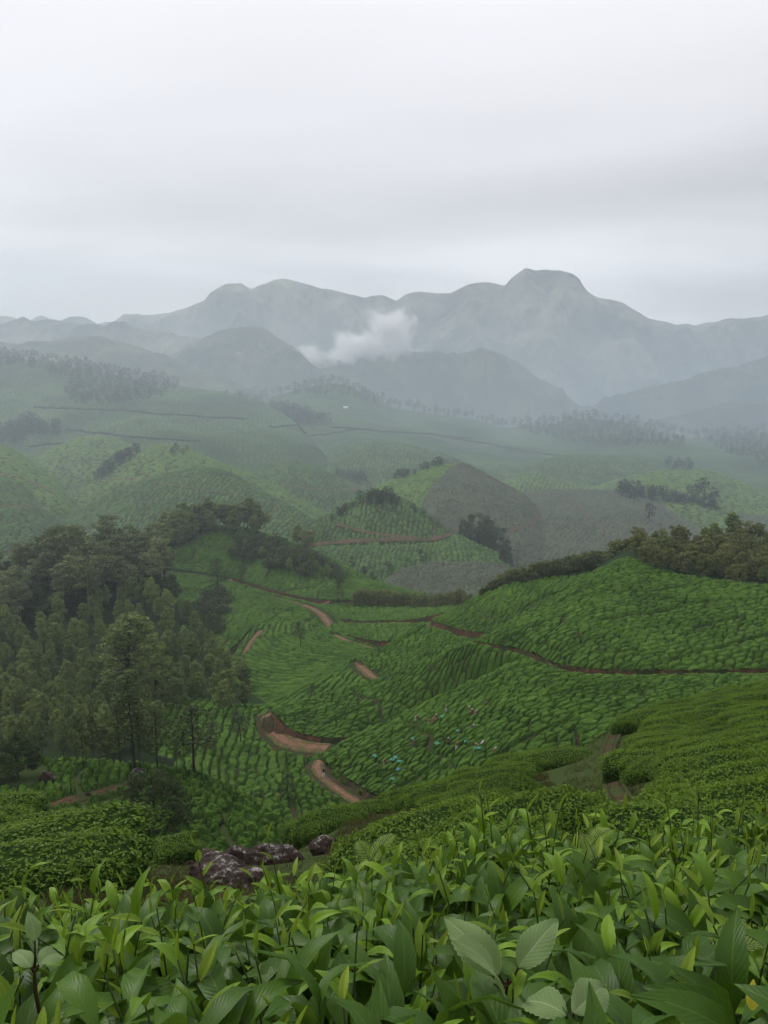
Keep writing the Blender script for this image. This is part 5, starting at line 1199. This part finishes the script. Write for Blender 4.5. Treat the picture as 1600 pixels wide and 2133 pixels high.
def person(px, py, label, top, skirt, scarf, stoop=0.5, rot=0.0, walk=False, pt=None, bag=None):
    q = hit(pt or P_PK, px, py)
    if q is None: return
    e = link('person', None); e.location = (q.x, q.y, q.z - 0.72 if not walk else q.z - 0.5); e.rotation_euler = (0, 0, rot); e.scale = (0.9, 0.9, 0.9); tag(e, label, 'person')
    me, hd, ch = person_mesh(stoop, walk); me.materials.append(SKIN)
    b = link('body', me, e); b.modifiers.new('skin', 'SKIN'); ss = b.modifiers.new('sub', 'SUBSURF'); ss.levels = 1; ss.render_levels = 1
    V, Q = lathe([(0.23, 0.0), (0.225, 0.25), (0.21, 0.55), (0.175, 0.80), (0.16, 0.95)], 14, (0, -0.05 * stoop, 0.1), 0.06)
    link('skirt', mesh_np('skirt', V, Q, cmat(skirt, COLS[skirt])), e)
    V, Q = lathe([(0.185, -0.02), (0.18, 0.15), (0.205, 0.36), (0.20, 0.46), (0.10, 0.54)], 14, (0, 0, 0), 0.03, 0.72)
    c, sn = math.cos(-stoop * 0.85), math.sin(-stoop * 0.85)
    V = np.stack([V[:, 0], V[:, 1] * c + V[:, 2] * sn * 1.0, -V[:, 1] * sn + V[:, 2] * c], -1) + np.array([0, 0, 0.95])
    link('blouse', mesh_np('blouse', V, Q, cmat(top, COLS[top])), e)
    V, Q = lathe([(0.135, -0.14), (0.135, -0.02), (0.125, 0.08), (0.08, 0.15), (0.01, 0.175)], 12, (0, hd[1] + 0.025, hd[2] + 0.02), 0.03, 0.95)
    keep = ~((V[:, 1] < hd[1] - 0.06) & (V[:, 2] < hd[2] + 0.06)); Qk = Q[keep[Q].all(1)]
    link('headscarf', mesh_np('headscarf', V, Qk, cmat(scarf, COLS[scarf])), e)
    return e
PE = [(800, 1584, 'tea picker in mauve blouse and cream skirt bending alone on the lower slope', 'mauve', 'cream', 'red', 0.7, 0.4),
      (866, 1493, 'tea picker in mauve and white near the ridge line, leftmost of the upper group', 'mauve', 'white', 'mauve', 0.6, 1.0),
      (893, 1500, 'tea picker in bright red and pink in the upper rows', 'pink', 'white', 'red', 0.8, -0.8),
      (901, 1499, 'tea picker in pink blouse right beside the one in red', 'pink', 'cream', 'pink', 0.6, 0.6),
      (908, 1491, 'tea picker in brown with white head cloth behind the pink pair', 'red', 'tan', 'white', 0.5, 0.2),
      (929, 1478, 'person in white and grey standing upright near the ridge line', 'white', 'white', 'grey', 0.05, 0.5),
      (975, 1475, 'tea picker in red with white bundle left of the close pair', 'red', 'white', 'white', 0.5, 0.7),
      (985, 1479, 'tea picker in pink stooping on the left of a close pair', 'pink', 'red', 'white', 0.7, -0.4),
      (990, 1482, 'tea picker in grey and cream stooping on the right of a close pair', 'mauve', 'cream', 'mauve', 0.7, 0.8),
      (1010, 1467, 'tea picker with grey head cloth, highest on the slope', 'grey', 'tan', 'grey', 0.4, 0.2),
      (983, 1513, 'tea picker in blue with white head cloth in mid slope', 'blue', 'white', 'white', 0.6, 0.9),
      (936, 1540, 'tea picker in black with a white cloth in the middle of the slope', 'dark', 'dark', 'white', 0.6, -0.5),
      (951, 1549, 'tea picker in orange blouse and white skirt in the lower rows', 'orange', 'white', 'orange', 0.6, 0.3),
      (1003, 1546, 'tea picker in white and dark grey reaching to the right', 'white', 'dark', 'grey', 0.8, 1.3),
      (996, 1550, 'tea picker with tan bundle beside the one in white and grey', 'tan', 'tan', 'tan', 0.9, -1.0),
      (1028, 1561, 'tea picker in mauve with white head cloth just above the near bushes', 'mauve', 'dark', 'white', 0.6, 0.9),
      (861, 1545, 'tea picker in mauve half hidden in the rows left of the green cloth', 'mauve', 'grey', 'mauve', 0.5, 0.0)]
for a in PE: person(a[0], a[1] + 4, *a[2:6], stoop=a[6], rot=a[7])
person(674, 1613, 'person in dark clothes walking on the red track at the lowest bend', 'dark', 'white', 'mauve', 0.1, 2.6, True, P_LK)
def cloth(px, py, wpx, c, label, seed):
    """a collecting sheet spread over the bushes: sagging, creased"""
    q = hit(P_PK, px, py)
    if q is None: return
    w = q.y * CT - q.z * ST; r = wpx * w / F / 2; n = 14
    u, v = np.meshgrid(np.linspace(-1, 1, n), np.linspace(-1, 1, n))
    rng = np.random.default_rng(seed)
    z = 0.30 * (1 - (u * u + v * v) * 0.45) + 0.5 * fbm(u * 1.5 + seed, v * 1.5, seed, 3)
    e = 1 + 0.35 * fbm(u * 1.2, v * 1.2 + seed, seed + 2, 2)
    V = np.stack([u * r * e * 1.1, v * r * e * 0.9, z * 0.8], -1).reshape(-1, 3)
    me = mesh_np('cloth', V, grid_faces(n, n), cmat(c, COLS[c])); o = link('collecting_cloth', me); o.location = (q.x, q.y, q.z + 0.02); o.rotation_euler = (0, 0, rng.random() * 3)
    m = o.modifiers.new('thick', 'SOLIDIFY'); m.thickness = 0.02
    tag(o, label, 'cloth', 'green collecting cloths on the tea slope')
COLS['teal'] = (0.10, 0.34, 0.24); COLS['bluegreen'] = (0.12, 0.30, 0.40)
for k, (x, y, wd, c, lb) in enumerate(((781, 1576, 9, 'teal', 'small teal cloth just left of the lone bending picker'), (818, 1584, 9, 'teal', 'teal cloth in the lower rows, left one of a pair'), (824, 1579, 9, 'teal', 'pale teal strip of cloth between the lower pair of cloths'), (833, 1587, 10, 'green', 'bright green cloth in the lower rows, right one of a pair'),
        (830, 1604, 8, 'bluegreen', 'blue green cloth lowest but one on the slope'), (818, 1624, 9, 'teal', 'teal cloth lowest on the slope close to the near bushes'), (910, 1550, 9, 'teal', 'teal cloth in mid slope left of the orange picker'), (954, 1524, 8, 'teal', 'teal cloth below the blue picker'),
        (922, 1494, 9, 'green', 'green cloth by the pink pair of pickers'), (971, 1546, 9, 'green', 'dull green cloth between the orange picker and the one in white'), (990, 1560, 9, 'green', 'bright green cloth, left one of two side by side near the bottom right'), (998, 1560, 9, 'teal', 'teal cloth, right one of two side by side near the bottom right'), (859, 1540, 8, 'green', 'green cloth behind the half hidden picker'))):
    cloth(x, y, wd, c, lb, 50 + k)

# ================================================================== FOREGROUND: the tea hedge at the camera
def leaf_mesh(name, m, Lr, Wd, curl, fold, wave, droop, seed, nx=6, ny=14, serr=0.022):
    """one blade: base at the origin, along +X, up +Z"""
    rng = np.random.default_rng(seed)
    t = np.linspace(0, 1, ny + 1); u = np.linspace(-1, 1, nx + 1)
    prof = (np.sin(np.pi * np.clip(t, 0, 1) ** 0.80) ** 0.85) * (1 - 0.16 * t); prof = prof / prof.max()
    prof[0] = 0.06; prof[-1] = 0.015
    ang = curl[0] + (curl[1] - curl[0]) * t - droop * np.clip(t - 0.55, 0, 1) ** 2 * 3
    dx = np.cos(ang) * Lr / ny; dz = np.sin(ang) * Lr / ny
    X = np.concatenate([[0], np.cumsum(dx[:-1])]); Zc = np.concatenate([[0], np.cumsum(dz[:-1])])
    side = rng.normal() * 0.10
    V = []; UV = []
    p1, p2 = rng.random(2) * 6.28
    for i in range(ny + 1):
        tw = 0.35 * math.sin(t[i] * 2.4 + p1) * wave * 6
        for j in range(nx + 1):
            hw = Wd * 0.5 * prof[i]
            if abs(u[j]) == 1: hw *= 1 + serr * (1 if i % 2 else -1) * 2
            a = fold * (1 - 0.35 * t[i]); y = u[j] * hw * math.cos(a); zz = abs(u[j]) * hw * math.sin(a)
            zz += wave * Wd * (abs(u[j]) ** 1.6) * math.sin(t[i] * 9.5 + (p1 if u[j] < 0 else p2)) + u[j] * hw * tw * 0.5
            zz -= 0.18 * hw * (abs(u[j]) ** 2)
            nxv, nzv = -math.sin(ang[i]), math.cos(ang[i])
            V.append((X[i] + nxv * zz, y + side * Lr * t[i] ** 2, Zc[i] + nzv * zz)); UV.append((0.5 + 0.5 * u[j], t[i]))
    # reversed winding so that the glossy face looks up
    return mesh_np(name, np.array(V), grid_faces(ny + 1, nx + 1)[:, ::-1], m, uv=np.array(UV))
rs = np.random.default_rng(99)
OLD, MID, YNG, BUD = [], [], [], []
for i in range(9):
    OLD.append(leaf_mesh('leaf', M['leaf_old'], 0.100, 0.029 + 0.006 * rs.random(), (0.50 + 0.35 * rs.random(), -0.85 - 0.6 * rs.random()), 0.42 + 0.3 * rs.random(), 0.030 + 0.03 * rs.random(), 0.25 * rs.random(), i))
    MID.append(leaf_mesh('leaf', M['leaf_mid'], 0.092, 0.025 + 0.006 * rs.random(), (0.40 + 0.35 * rs.random(), -0.70 - 0.6 * rs.random()), 0.50 + 0.35 * rs.random(), 0.022 + 0.02 * rs.random(), 0.3 * rs.random(), 20 + i))
for i in range(6):
    YNG.append(leaf_mesh('leaf', M['leaf_young'], 0.060, 0.017 + 0.004 * rs.random(), (0.18 * rs.random(), -0.25 - 0.3 * rs.random()), 0.55 + 0.35 * rs.random(), 0.012, 0.1, 40 + i))
    BUD.append(leaf_mesh('leaf', M['leaf_young'], 0.045, 0.010 + 0.003 * rs.random(), (0.05, -0.1), 1.15, 0.006, 0.0, 60 + i, 4, 8))
# surface on which the shoot tips lie (photo points and distances)
tips = [[(-300, 2330, 0.50), (800, 2330, 0.50), (1900, 2330, 0.50)], [(-300, 2110, 0.60), (800, 2105, 0.60), (1900, 2080, 0.60)], [(-300, 2000, 0.78), (300, 2000, 0.78), (800, 1980, 0.80), (1300, 1960, 0.82), (1900, 1920, 0.82)],
        [(-300, 1925, 1.02), (150, 1915, 1.02), (500, 1900, 1.06), (900, 1880, 1.10), (1300, 1840, 1.12), (1900, 1800, 1.12)], [(-300, 1885, 1.30), (0, 1880, 1.30), (160, 1872, 1.36), (450, 1868, 1.40), (700, 1840, 1.46), (900, 1795, 1.5), (1100, 1760, 1.5), (1400, 1758, 1.5), (1900, 1725, 1.5)],
        [(-300, 1905, 1.5), (0, 1885, 1.5), (100, 1868, 1.58), (200, 1855, 1.66), (320, 1856, 1.72), (450, 1860, 1.74), (600, 1845, 1.8), (760, 1812, 1.86), (880, 1768, 1.92), (1000, 1722, 2.0), (1150, 1728, 2.0), (1300, 1740, 2.0), (1450, 1722, 2.0), (1600, 1692, 2.05), (1900, 1650, 2.1)]]
P_HEDGE = loft('hedge_tips', tips, x0=-2600, x1=4200, sx=14, sy=8, back=(0.3, 0.8), front=(0.2, 0.3)); del PATCHES['hedge_tips']
NB = 17
centres = [(-0.34, 0.55), (0.0, 0.50), (0.34, 0.58), (-0.52, 1.0), (-0.02, 0.98), (0.50, 0.98), (-0.66, 1.45), (0.08, 1.5), (0.72, 1.5), (-0.28, 1.28), (0.36, 1.30), (0.42, 1.75), (-0.20, 0.74), (0.24, 0.78), (-0.34, 1.72), (0.06, 1.20), (0.86, 1.80)]
blabels = ['tea bush filling the bottom left corner, with a dark stemmed weed in it', 'tea bush at the bottom centre, its long arched leaves nearest the camera', 'tea bush at the bottom right corner by the bright yellow leaf', 'tea bush at the left edge in front of the grassy bank',
           'tea bush in the middle of the foreground behind the pale ribbed leaves', 'tea bush at the right edge around the fern fronds', 'tea bush along the hedge top in front of the reddish boulder at left', 'tea bush along the hedge top in front of the rock heap and the dry grass', 'tea bush along the hedge top at right below the worn dirt gap', 'tea bush in the second row left of centre, in front of the rock heap', 'tea bush in the second row right of centre, behind the pale ribbed leaves', 'tea bush along the hedge top between the dry grass and the worn dirt gap', 'tea bush between the bottom left corner and the pale ribbed leaves', 'tea bush just right of the pale ribbed leaves, above the wrinkled pale weed', 'tea bush along the hedge top right in front of the rock heap', 'tea bush in the hedge centre, between the hedge top ferns and pale weed', 'tea bush at the far right end of the hedge top']
bushes = []
for c, lb in zip(centres, blabels):
    z = ground(P_HEDGE, *c); e = link('tea_plant', None); e.location = (c[0], c[1], (z if z is not None else -0.8) - 0.45); tag(e, lb, 'tea bush', 'tea bushes of the foreground hedge'); bushes.append([e, 0, []])
bpy.context.view_layer.update()
def shoot(x, y, z, bi, size=1.0, young=0.5, nleaf=None, lean=None, old=False):
    e = bushes[bi][0]; o = e.location
    h = (0.16 + 0.08 * random.random()) * size
    lx, ly = lean or (random.gauss(0, 0.22), random.gauss(0, 0.22))
    pts = []
    for k in range(7):
        t = k / 6; pts.append((lx * h * (t * t - 1) , ly * h * (t * t - 1), h * (t - 1) - 0.10 * (1 - t)))
    pts = np.array(pts); rad = [0.0022 * size * (1 - 0.55 * k / 6) for k in range(7)]
    V, Q = tube(pts, rad, 5)
    st = link('shoot', mesh_np('shoot', V, Q, M['stem']), e)
    st.location = (x - o.x, y - o.y, z - o.z)
    n = nleaf or random.choice([6, 6, 7, 7, 8]); az = random.random() * 6.283
    for k in range(n):
        t = 1 - 0.13 * k - (0.02 if k else 0); t = max(0.05, t)
        i = min(5, int(t * 6)); f = t * 6 - i; p = pts[i] * (1 - f) + pts[min(6, i + 1)] * f
        az += 2.4 + random.uniform(-0.35, 0.35)
        yk = k if not old else k + 2
        if yk == 0: me = random.choice(BUD); el = 1.25 + random.gauss(0, 0.12); s = random.uniform(0.8, 1.1)
        elif yk == 1: me = random.choice(YNG); el = 1.0 + random.gauss(0, 0.2); s = random.uniform(0.8, 1.1)
        elif yk == 2: me = random.choice(MID + YNG); el = 0.75 + random.gauss(0, 0.2); s = random.uniform(0.75, 1.0)
        elif yk <= 5: me = random.choice(MID); el = 0.72 + random.gauss(0, 0.22); s = random.uniform(0.8, 1.1)
        else: me = random.choice(OLD + MID[:5]); el = 0.45 + random.gauss(0, 0.28); s = random.uniform(0.85, 1.15)
        l = link('leaf', me, st); s *= size * 0.74
        l.scale = (s, s * random.uniform(0.88, 1.12), s)
        l.rotation_euler = (Euler((random.gauss(0, 0.22), -el, 0)).to_matrix().to_4x4()).to_euler()
        l.rotation_euler = (Matrix.Rotation(az, 4, 'Z') @ Matrix.Rotation(-el, 4, 'Y') @ Matrix.Rotation(random.gauss(0, 0.28), 4, 'X')).to_euler()
        l.location = p
        bushes[bi][1] += 1
def nearest_bush(x, y):
    return min(range(NB), key=lambda i: (centres[i][0] - x) ** 2 + ((centres[i][1] - y) * 1.3) ** 2 + (0.4 if bushes[i][1] > 292 else 0))
ns = 0
y = 0.36
while y < 2.02:
    stp = 0.056 + 0.010 * y
    x = -0.60 * y - 0.14
    while x < 0.60 * y + 0.14:
        a, b = x + random.uniform(-0.03, 0.03), y + random.uniform(-0.03, 0.03)
        z = ground(P_HEDGE, a, b)
        if z is not None:
            ppx, ppy, w = project(a, b, z)
            if ppy < 2330 and w > 0.50:
                bi = nearest_bush(a, b)
                if bushes[bi][1] < 296:
                    shoot(a, b, z + random.gauss(-0.012, 0.022) - 0.09 * max(0.0, 0.80 - w) / 0.3, bi, random.uniform(0.9, 1.12), old=random.random() < 0.36); ns += 1
                else: bushes[bi][2].append((a, b, z))
        x += stp
    y += stp
# shoots that stand out against the slope behind
for (px, py, w, sz) in ((190, 1768, 1.5, 1.0), (405, 1765, 1.55, 1.0), (558, 1748, 1.6, 1.1), (690, 1775, 1.75, 1.0), (775, 1740, 1.7, 1.0), (1000, 1652, 1.7, 1.15), (1012, 1648, 1.75, 1.0), (1090, 1655, 1.6, 1.2), (1165, 1690, 1.35, 1.15), (1300, 1690, 1.6, 1.1), (1385, 1650, 1.65, 1.1), (1455, 1645, 1.7, 1.1), (1485, 1690, 1.55, 1.0), (1550, 1655, 1.8, 1.1), (1130, 1690, 1.55, 1.1), (940, 1705, 1.7, 1.0), (1240, 1715, 1.6, 1.0)):
    p = W(px, py, w); bi = nearest_bush(p[0], p[1]); shoot(p[0], p[1], p[2], bi, sz, lean=(random.gauss(0, 0.1), random.gauss(0, 0.1)))
# the shaded lower storey of each bush
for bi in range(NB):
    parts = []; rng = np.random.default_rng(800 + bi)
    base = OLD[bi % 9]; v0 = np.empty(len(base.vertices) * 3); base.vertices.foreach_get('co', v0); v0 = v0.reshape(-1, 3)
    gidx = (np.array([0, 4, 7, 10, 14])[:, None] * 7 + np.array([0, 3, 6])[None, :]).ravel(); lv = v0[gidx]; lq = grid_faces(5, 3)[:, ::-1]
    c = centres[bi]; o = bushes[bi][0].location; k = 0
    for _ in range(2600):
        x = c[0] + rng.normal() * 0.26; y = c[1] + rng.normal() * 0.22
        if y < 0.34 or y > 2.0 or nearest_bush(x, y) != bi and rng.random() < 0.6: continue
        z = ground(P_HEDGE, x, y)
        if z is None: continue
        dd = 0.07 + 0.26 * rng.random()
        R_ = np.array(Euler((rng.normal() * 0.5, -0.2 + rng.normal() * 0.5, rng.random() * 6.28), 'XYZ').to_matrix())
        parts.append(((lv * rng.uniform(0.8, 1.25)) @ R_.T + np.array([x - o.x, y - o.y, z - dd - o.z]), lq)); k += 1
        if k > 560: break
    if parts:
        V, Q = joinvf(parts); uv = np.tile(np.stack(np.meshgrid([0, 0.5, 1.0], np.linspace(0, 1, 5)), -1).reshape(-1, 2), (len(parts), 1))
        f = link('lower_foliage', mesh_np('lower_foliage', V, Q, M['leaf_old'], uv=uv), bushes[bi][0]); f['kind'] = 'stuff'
# the hedge runs on to both sides
for sg in (-1, 1):
    parts = []; uvs = []; rng = np.random.default_rng(900 + sg)
    for k in range(2600):
        y = rng.uniform(0.25, 2.0); x = sg * (0.60 * y + 0.10 + rng.random() * 1.3); z = ground(P_HEDGE, x, y)
        if z is None: continue
        base = (MID + OLD + YNG)[rng.integers(0, 22)]; v0 = np.empty(len(base.vertices) * 3); base.vertices.foreach_get('co', v0); v0 = v0.reshape(-1, 3)
        nn = len(v0) // 7; rr = np.linspace(0, nn - 1, 5).astype(int); gi = (rr[:, None] * 7 + np.array([0, 3, 6])[None, :]).ravel()
        R_ = np.array((Matrix.Rotation(rng.random() * 6.28, 3, 'Z') @ Matrix.Rotation(-rng.normal(0.6, 0.35), 3, 'Y') @ Matrix.Rotation(rng.normal() * 0.3, 3, 'X')))
        parts.append(((v0[gi] * rng.uniform(0.7, 1.0)) @ R_.T + np.array([x, y, z - 0.22 * rng.random() ** 1.5]), grid_faces(5, 3)[:, ::-1]))
    V, Q = joinvf(parts); uv = np.tile(np.stack(np.meshgrid([0, 0.5, 1.0], np.linspace(0, 1, 5)), -1).reshape(-1, 2), (len(parts), 1))
    tag(link('tea_hedge', mesh_np('tea_hedge', V, Q, M['leaf_mid'], uv=uv)), 'tea hedge running on beyond the %s of the picture' % ('left' if sg < 0 else 'right'), None, None, 'stuff')
print('shoots', ns, [b[1] for b in bushes])

# ------------------------------------------------------------------ weeds and ferns among the tea
def aim(px0, py0, w0, px1, py1, w1, face=0.6, roll=0.0):
    a = Vector(W(px0, py0, w0)); b = Vector(W(px1, py1, w1)); X = (b - a); ln = X.length; X.normalize()
    Zv = Vector((0, 0, 1)) * (1 - face) - a.normalized() * face; Zv = (Zv - X * Zv.dot(X)).normalized(); Y = Zv.cross(X)
    return Matrix((X, Y, Zv)).transposed().to_4x4() @ Matrix.Rotation(roll, 4, 'X'), a, ln
PALE = [leaf_mesh('leaf', M['leaf_pale'], 1.0, 0.50, (0.35, -0.55), 0.35, 0.06, 0.2, 90 + i, 8, 26, 0.022) for i in range(3)]
def weed(label, base, leaves, mats=PALE):
    p0 = Vector(W(*base)); e = link('broadleaf_weed', None); e.location = p0 - Vector((0, 0, 0.16)); tag(e, label, 'weed')
    bpy.context.view_layer.update()
    V, Q = tube([(0, 0, 0), (0.004, 0, 0.07), (-0.003, 0.003, 0.13), (0, 0, 0.165)], [0.0028, 0.0026, 0.0022, 0.0015], 6); link('stem', mesh_np('stem', V, Q, CM), e)
    for k, (a0, a1, w0, b0, b1, w1, face, kind) in enumerate(leaves):
        Mx, a, ln = aim(a0, a1, w0, b0, b1, w1, face, random.uniform(-0.3, 0.3))
        l = link('leaf', (mats[k % 3] if kind == 0 else MID[k % 9]), e); sc = ln / 0.92 if kind == 0 else ln / 0.088
        l.matrix_local = Matrix.Translation(a - Vector(e.location)) @ Mx @ Matrix.Scale(sc, 4)
        st = np.array([p0 - Vector(e.location), (p0 + a) / 2 - Vector(e.location) - Vector((0, 0, 0.004)), a - Vector(e.location)]); V, Q = tube(st, [0.0018, 0.0014, 0.0011], 5); link('petiole', mesh_np('petiole', V, Q, CM), e)
CM = plain('reddish_stem', (0.07, 0.045, 0.025), 0.5)
weed('weed with two big pale ribbed leaves standing up among the tea at bottom centre', (1058, 2050, 0.74), [(1040, 2030, 0.73, 948, 1898, 0.76, 0.85, 0), (1080, 2015, 0.73, 1160, 1918, 0.75, 0.85, 0), (1030, 2050, 0.72, 985, 2005, 0.66, 0.6, 0)])
weed('weed with wide wrinkled pale leaves low at the bottom right of centre', (1190, 2140, 0.66), [(1180, 2115, 0.655, 1085, 2070, 0.70, 0.55, 0), (1195, 2110, 0.655, 1262, 2052, 0.70, 0.55, 0)])
weed('dark stemmed weed with oval pale leaves near the left edge', (72, 2020, 0.80), [(72, 1960, 0.79, 70, 1898, 0.80, 0.9, 0), (65, 2015, 0.78, 30, 1980, 0.80, 0.5, 0), (80, 2010, 0.78, 118, 1975, 0.82, 0.7, 0)])
def fern(label, base, tip, wid, n=15):
    a = Vector(W(*base)); b = Vector(W(*tip)); e = link('fern', None); e.location = a; tag(e, label, 'fern', 'fern fronds in the hedge')
    d = b - a; ln = d.length; up = Vector((0, 0, 1)); P = [a * 0 + d * t + up * (0.16 * ln * math.sin(t * math.pi) * 0.8) for t in np.linspace(0, 1, 9)]
    V, Q = tube([tuple(p) for p in P], [0.0013 * (1 - 0.7 * k / 8) for k in range(9)], 5); link('stem', mesh_np('stem', V, Q, M['stem']), e)
    side0 = d.cross(up).normalized(); nrm = side0.cross(d).normalized()
    for sg in (-1, 1):
        V = []; Q = []
        for i in range(n):
            t = 0.14 + 0.85 * i / n; k = t * 8; j = min(7, int(k)); p = P[j].lerp(P[j + 1], k - j)
            L_ = wid * math.sin(math.pi * (0.12 + 0.86 * t) ** 0.8) * 0.9 + 0.002; s_ = (side0 * sg + d.normalized() * 0.45 - nrm * 0.12).normalized(); wv = d.normalized() * min(L_ * 0.16, ln * 0.85 / n * 0.36)
            o = len(V); V += [tuple(p - wv * 0.6), tuple(p + s_ * L_ * 0.5 - wv + nrm * L_ * 0.05), tuple(p + s_ * L_), tuple(p + s_ * L_ * 0.5 + wv + nrm * L_ * 0.05), tuple(p + wv * 0.6)]; Q.append((o, o + 1, o + 3, o + 4)); Q.append((o + 1, o + 2, o + 3, o + 3))
        me = bpy.data.meshes.new('frond'); me.from_pydata(V, [], [tuple(dict.fromkeys(q)) for q in Q]); me.materials.append(M['leaf_fern']); link('frond', me, e)
fern('small bright fern frond on the hedge top left of centre, before the grassy patch', (768, 1800, 1.62), (822, 1738, 1.66), 0.030)
fern('small fern frond spreading left on the hedge top before the grassy patch', (772, 1800, 1.62), (745, 1752, 1.66), 0.028)
fern('pale fern frond on the hedge top left of the worn dirt gap', (1225, 1770, 1.45), (1275, 1728, 1.5), 0.030)
fern('yellowish fern frond leaning left on the hedge top', (1245, 1800, 1.35), (1212, 1738, 1.38), 0.028)
fern('upper fern frond at the right edge of the foreground', (1610, 1985, 0.90), (1490, 1930, 0.92), 0.040)
fern('middle fern frond at the right edge of the foreground', (1600, 2010, 0.88), (1478, 1962, 0.88), 0.038)
fern('lower fern frond at the right edge of the foreground', (1625, 2010, 0.86), (1545, 1952, 0.94), 0.038)
YEL = leaf_mesh('leaf', M['leaf_yellow'], 0.07, 0.030, (0.05, -0.1), 0.25, 0.02, 0.0, 120)
Mx, a, ln = aim(1567, 2106, 0.68, 1566, 2042, 0.69, 0.95)
e = bushes[2][0]; l = link('yellow_leaf', YEL, e); l['label'] = 'single bright yellow leaf standing upright'
l.matrix_local = Matrix.Translation(a - Vector(e.location)) @ Mx @ Matrix.Scale(ln / 0.066, 4)
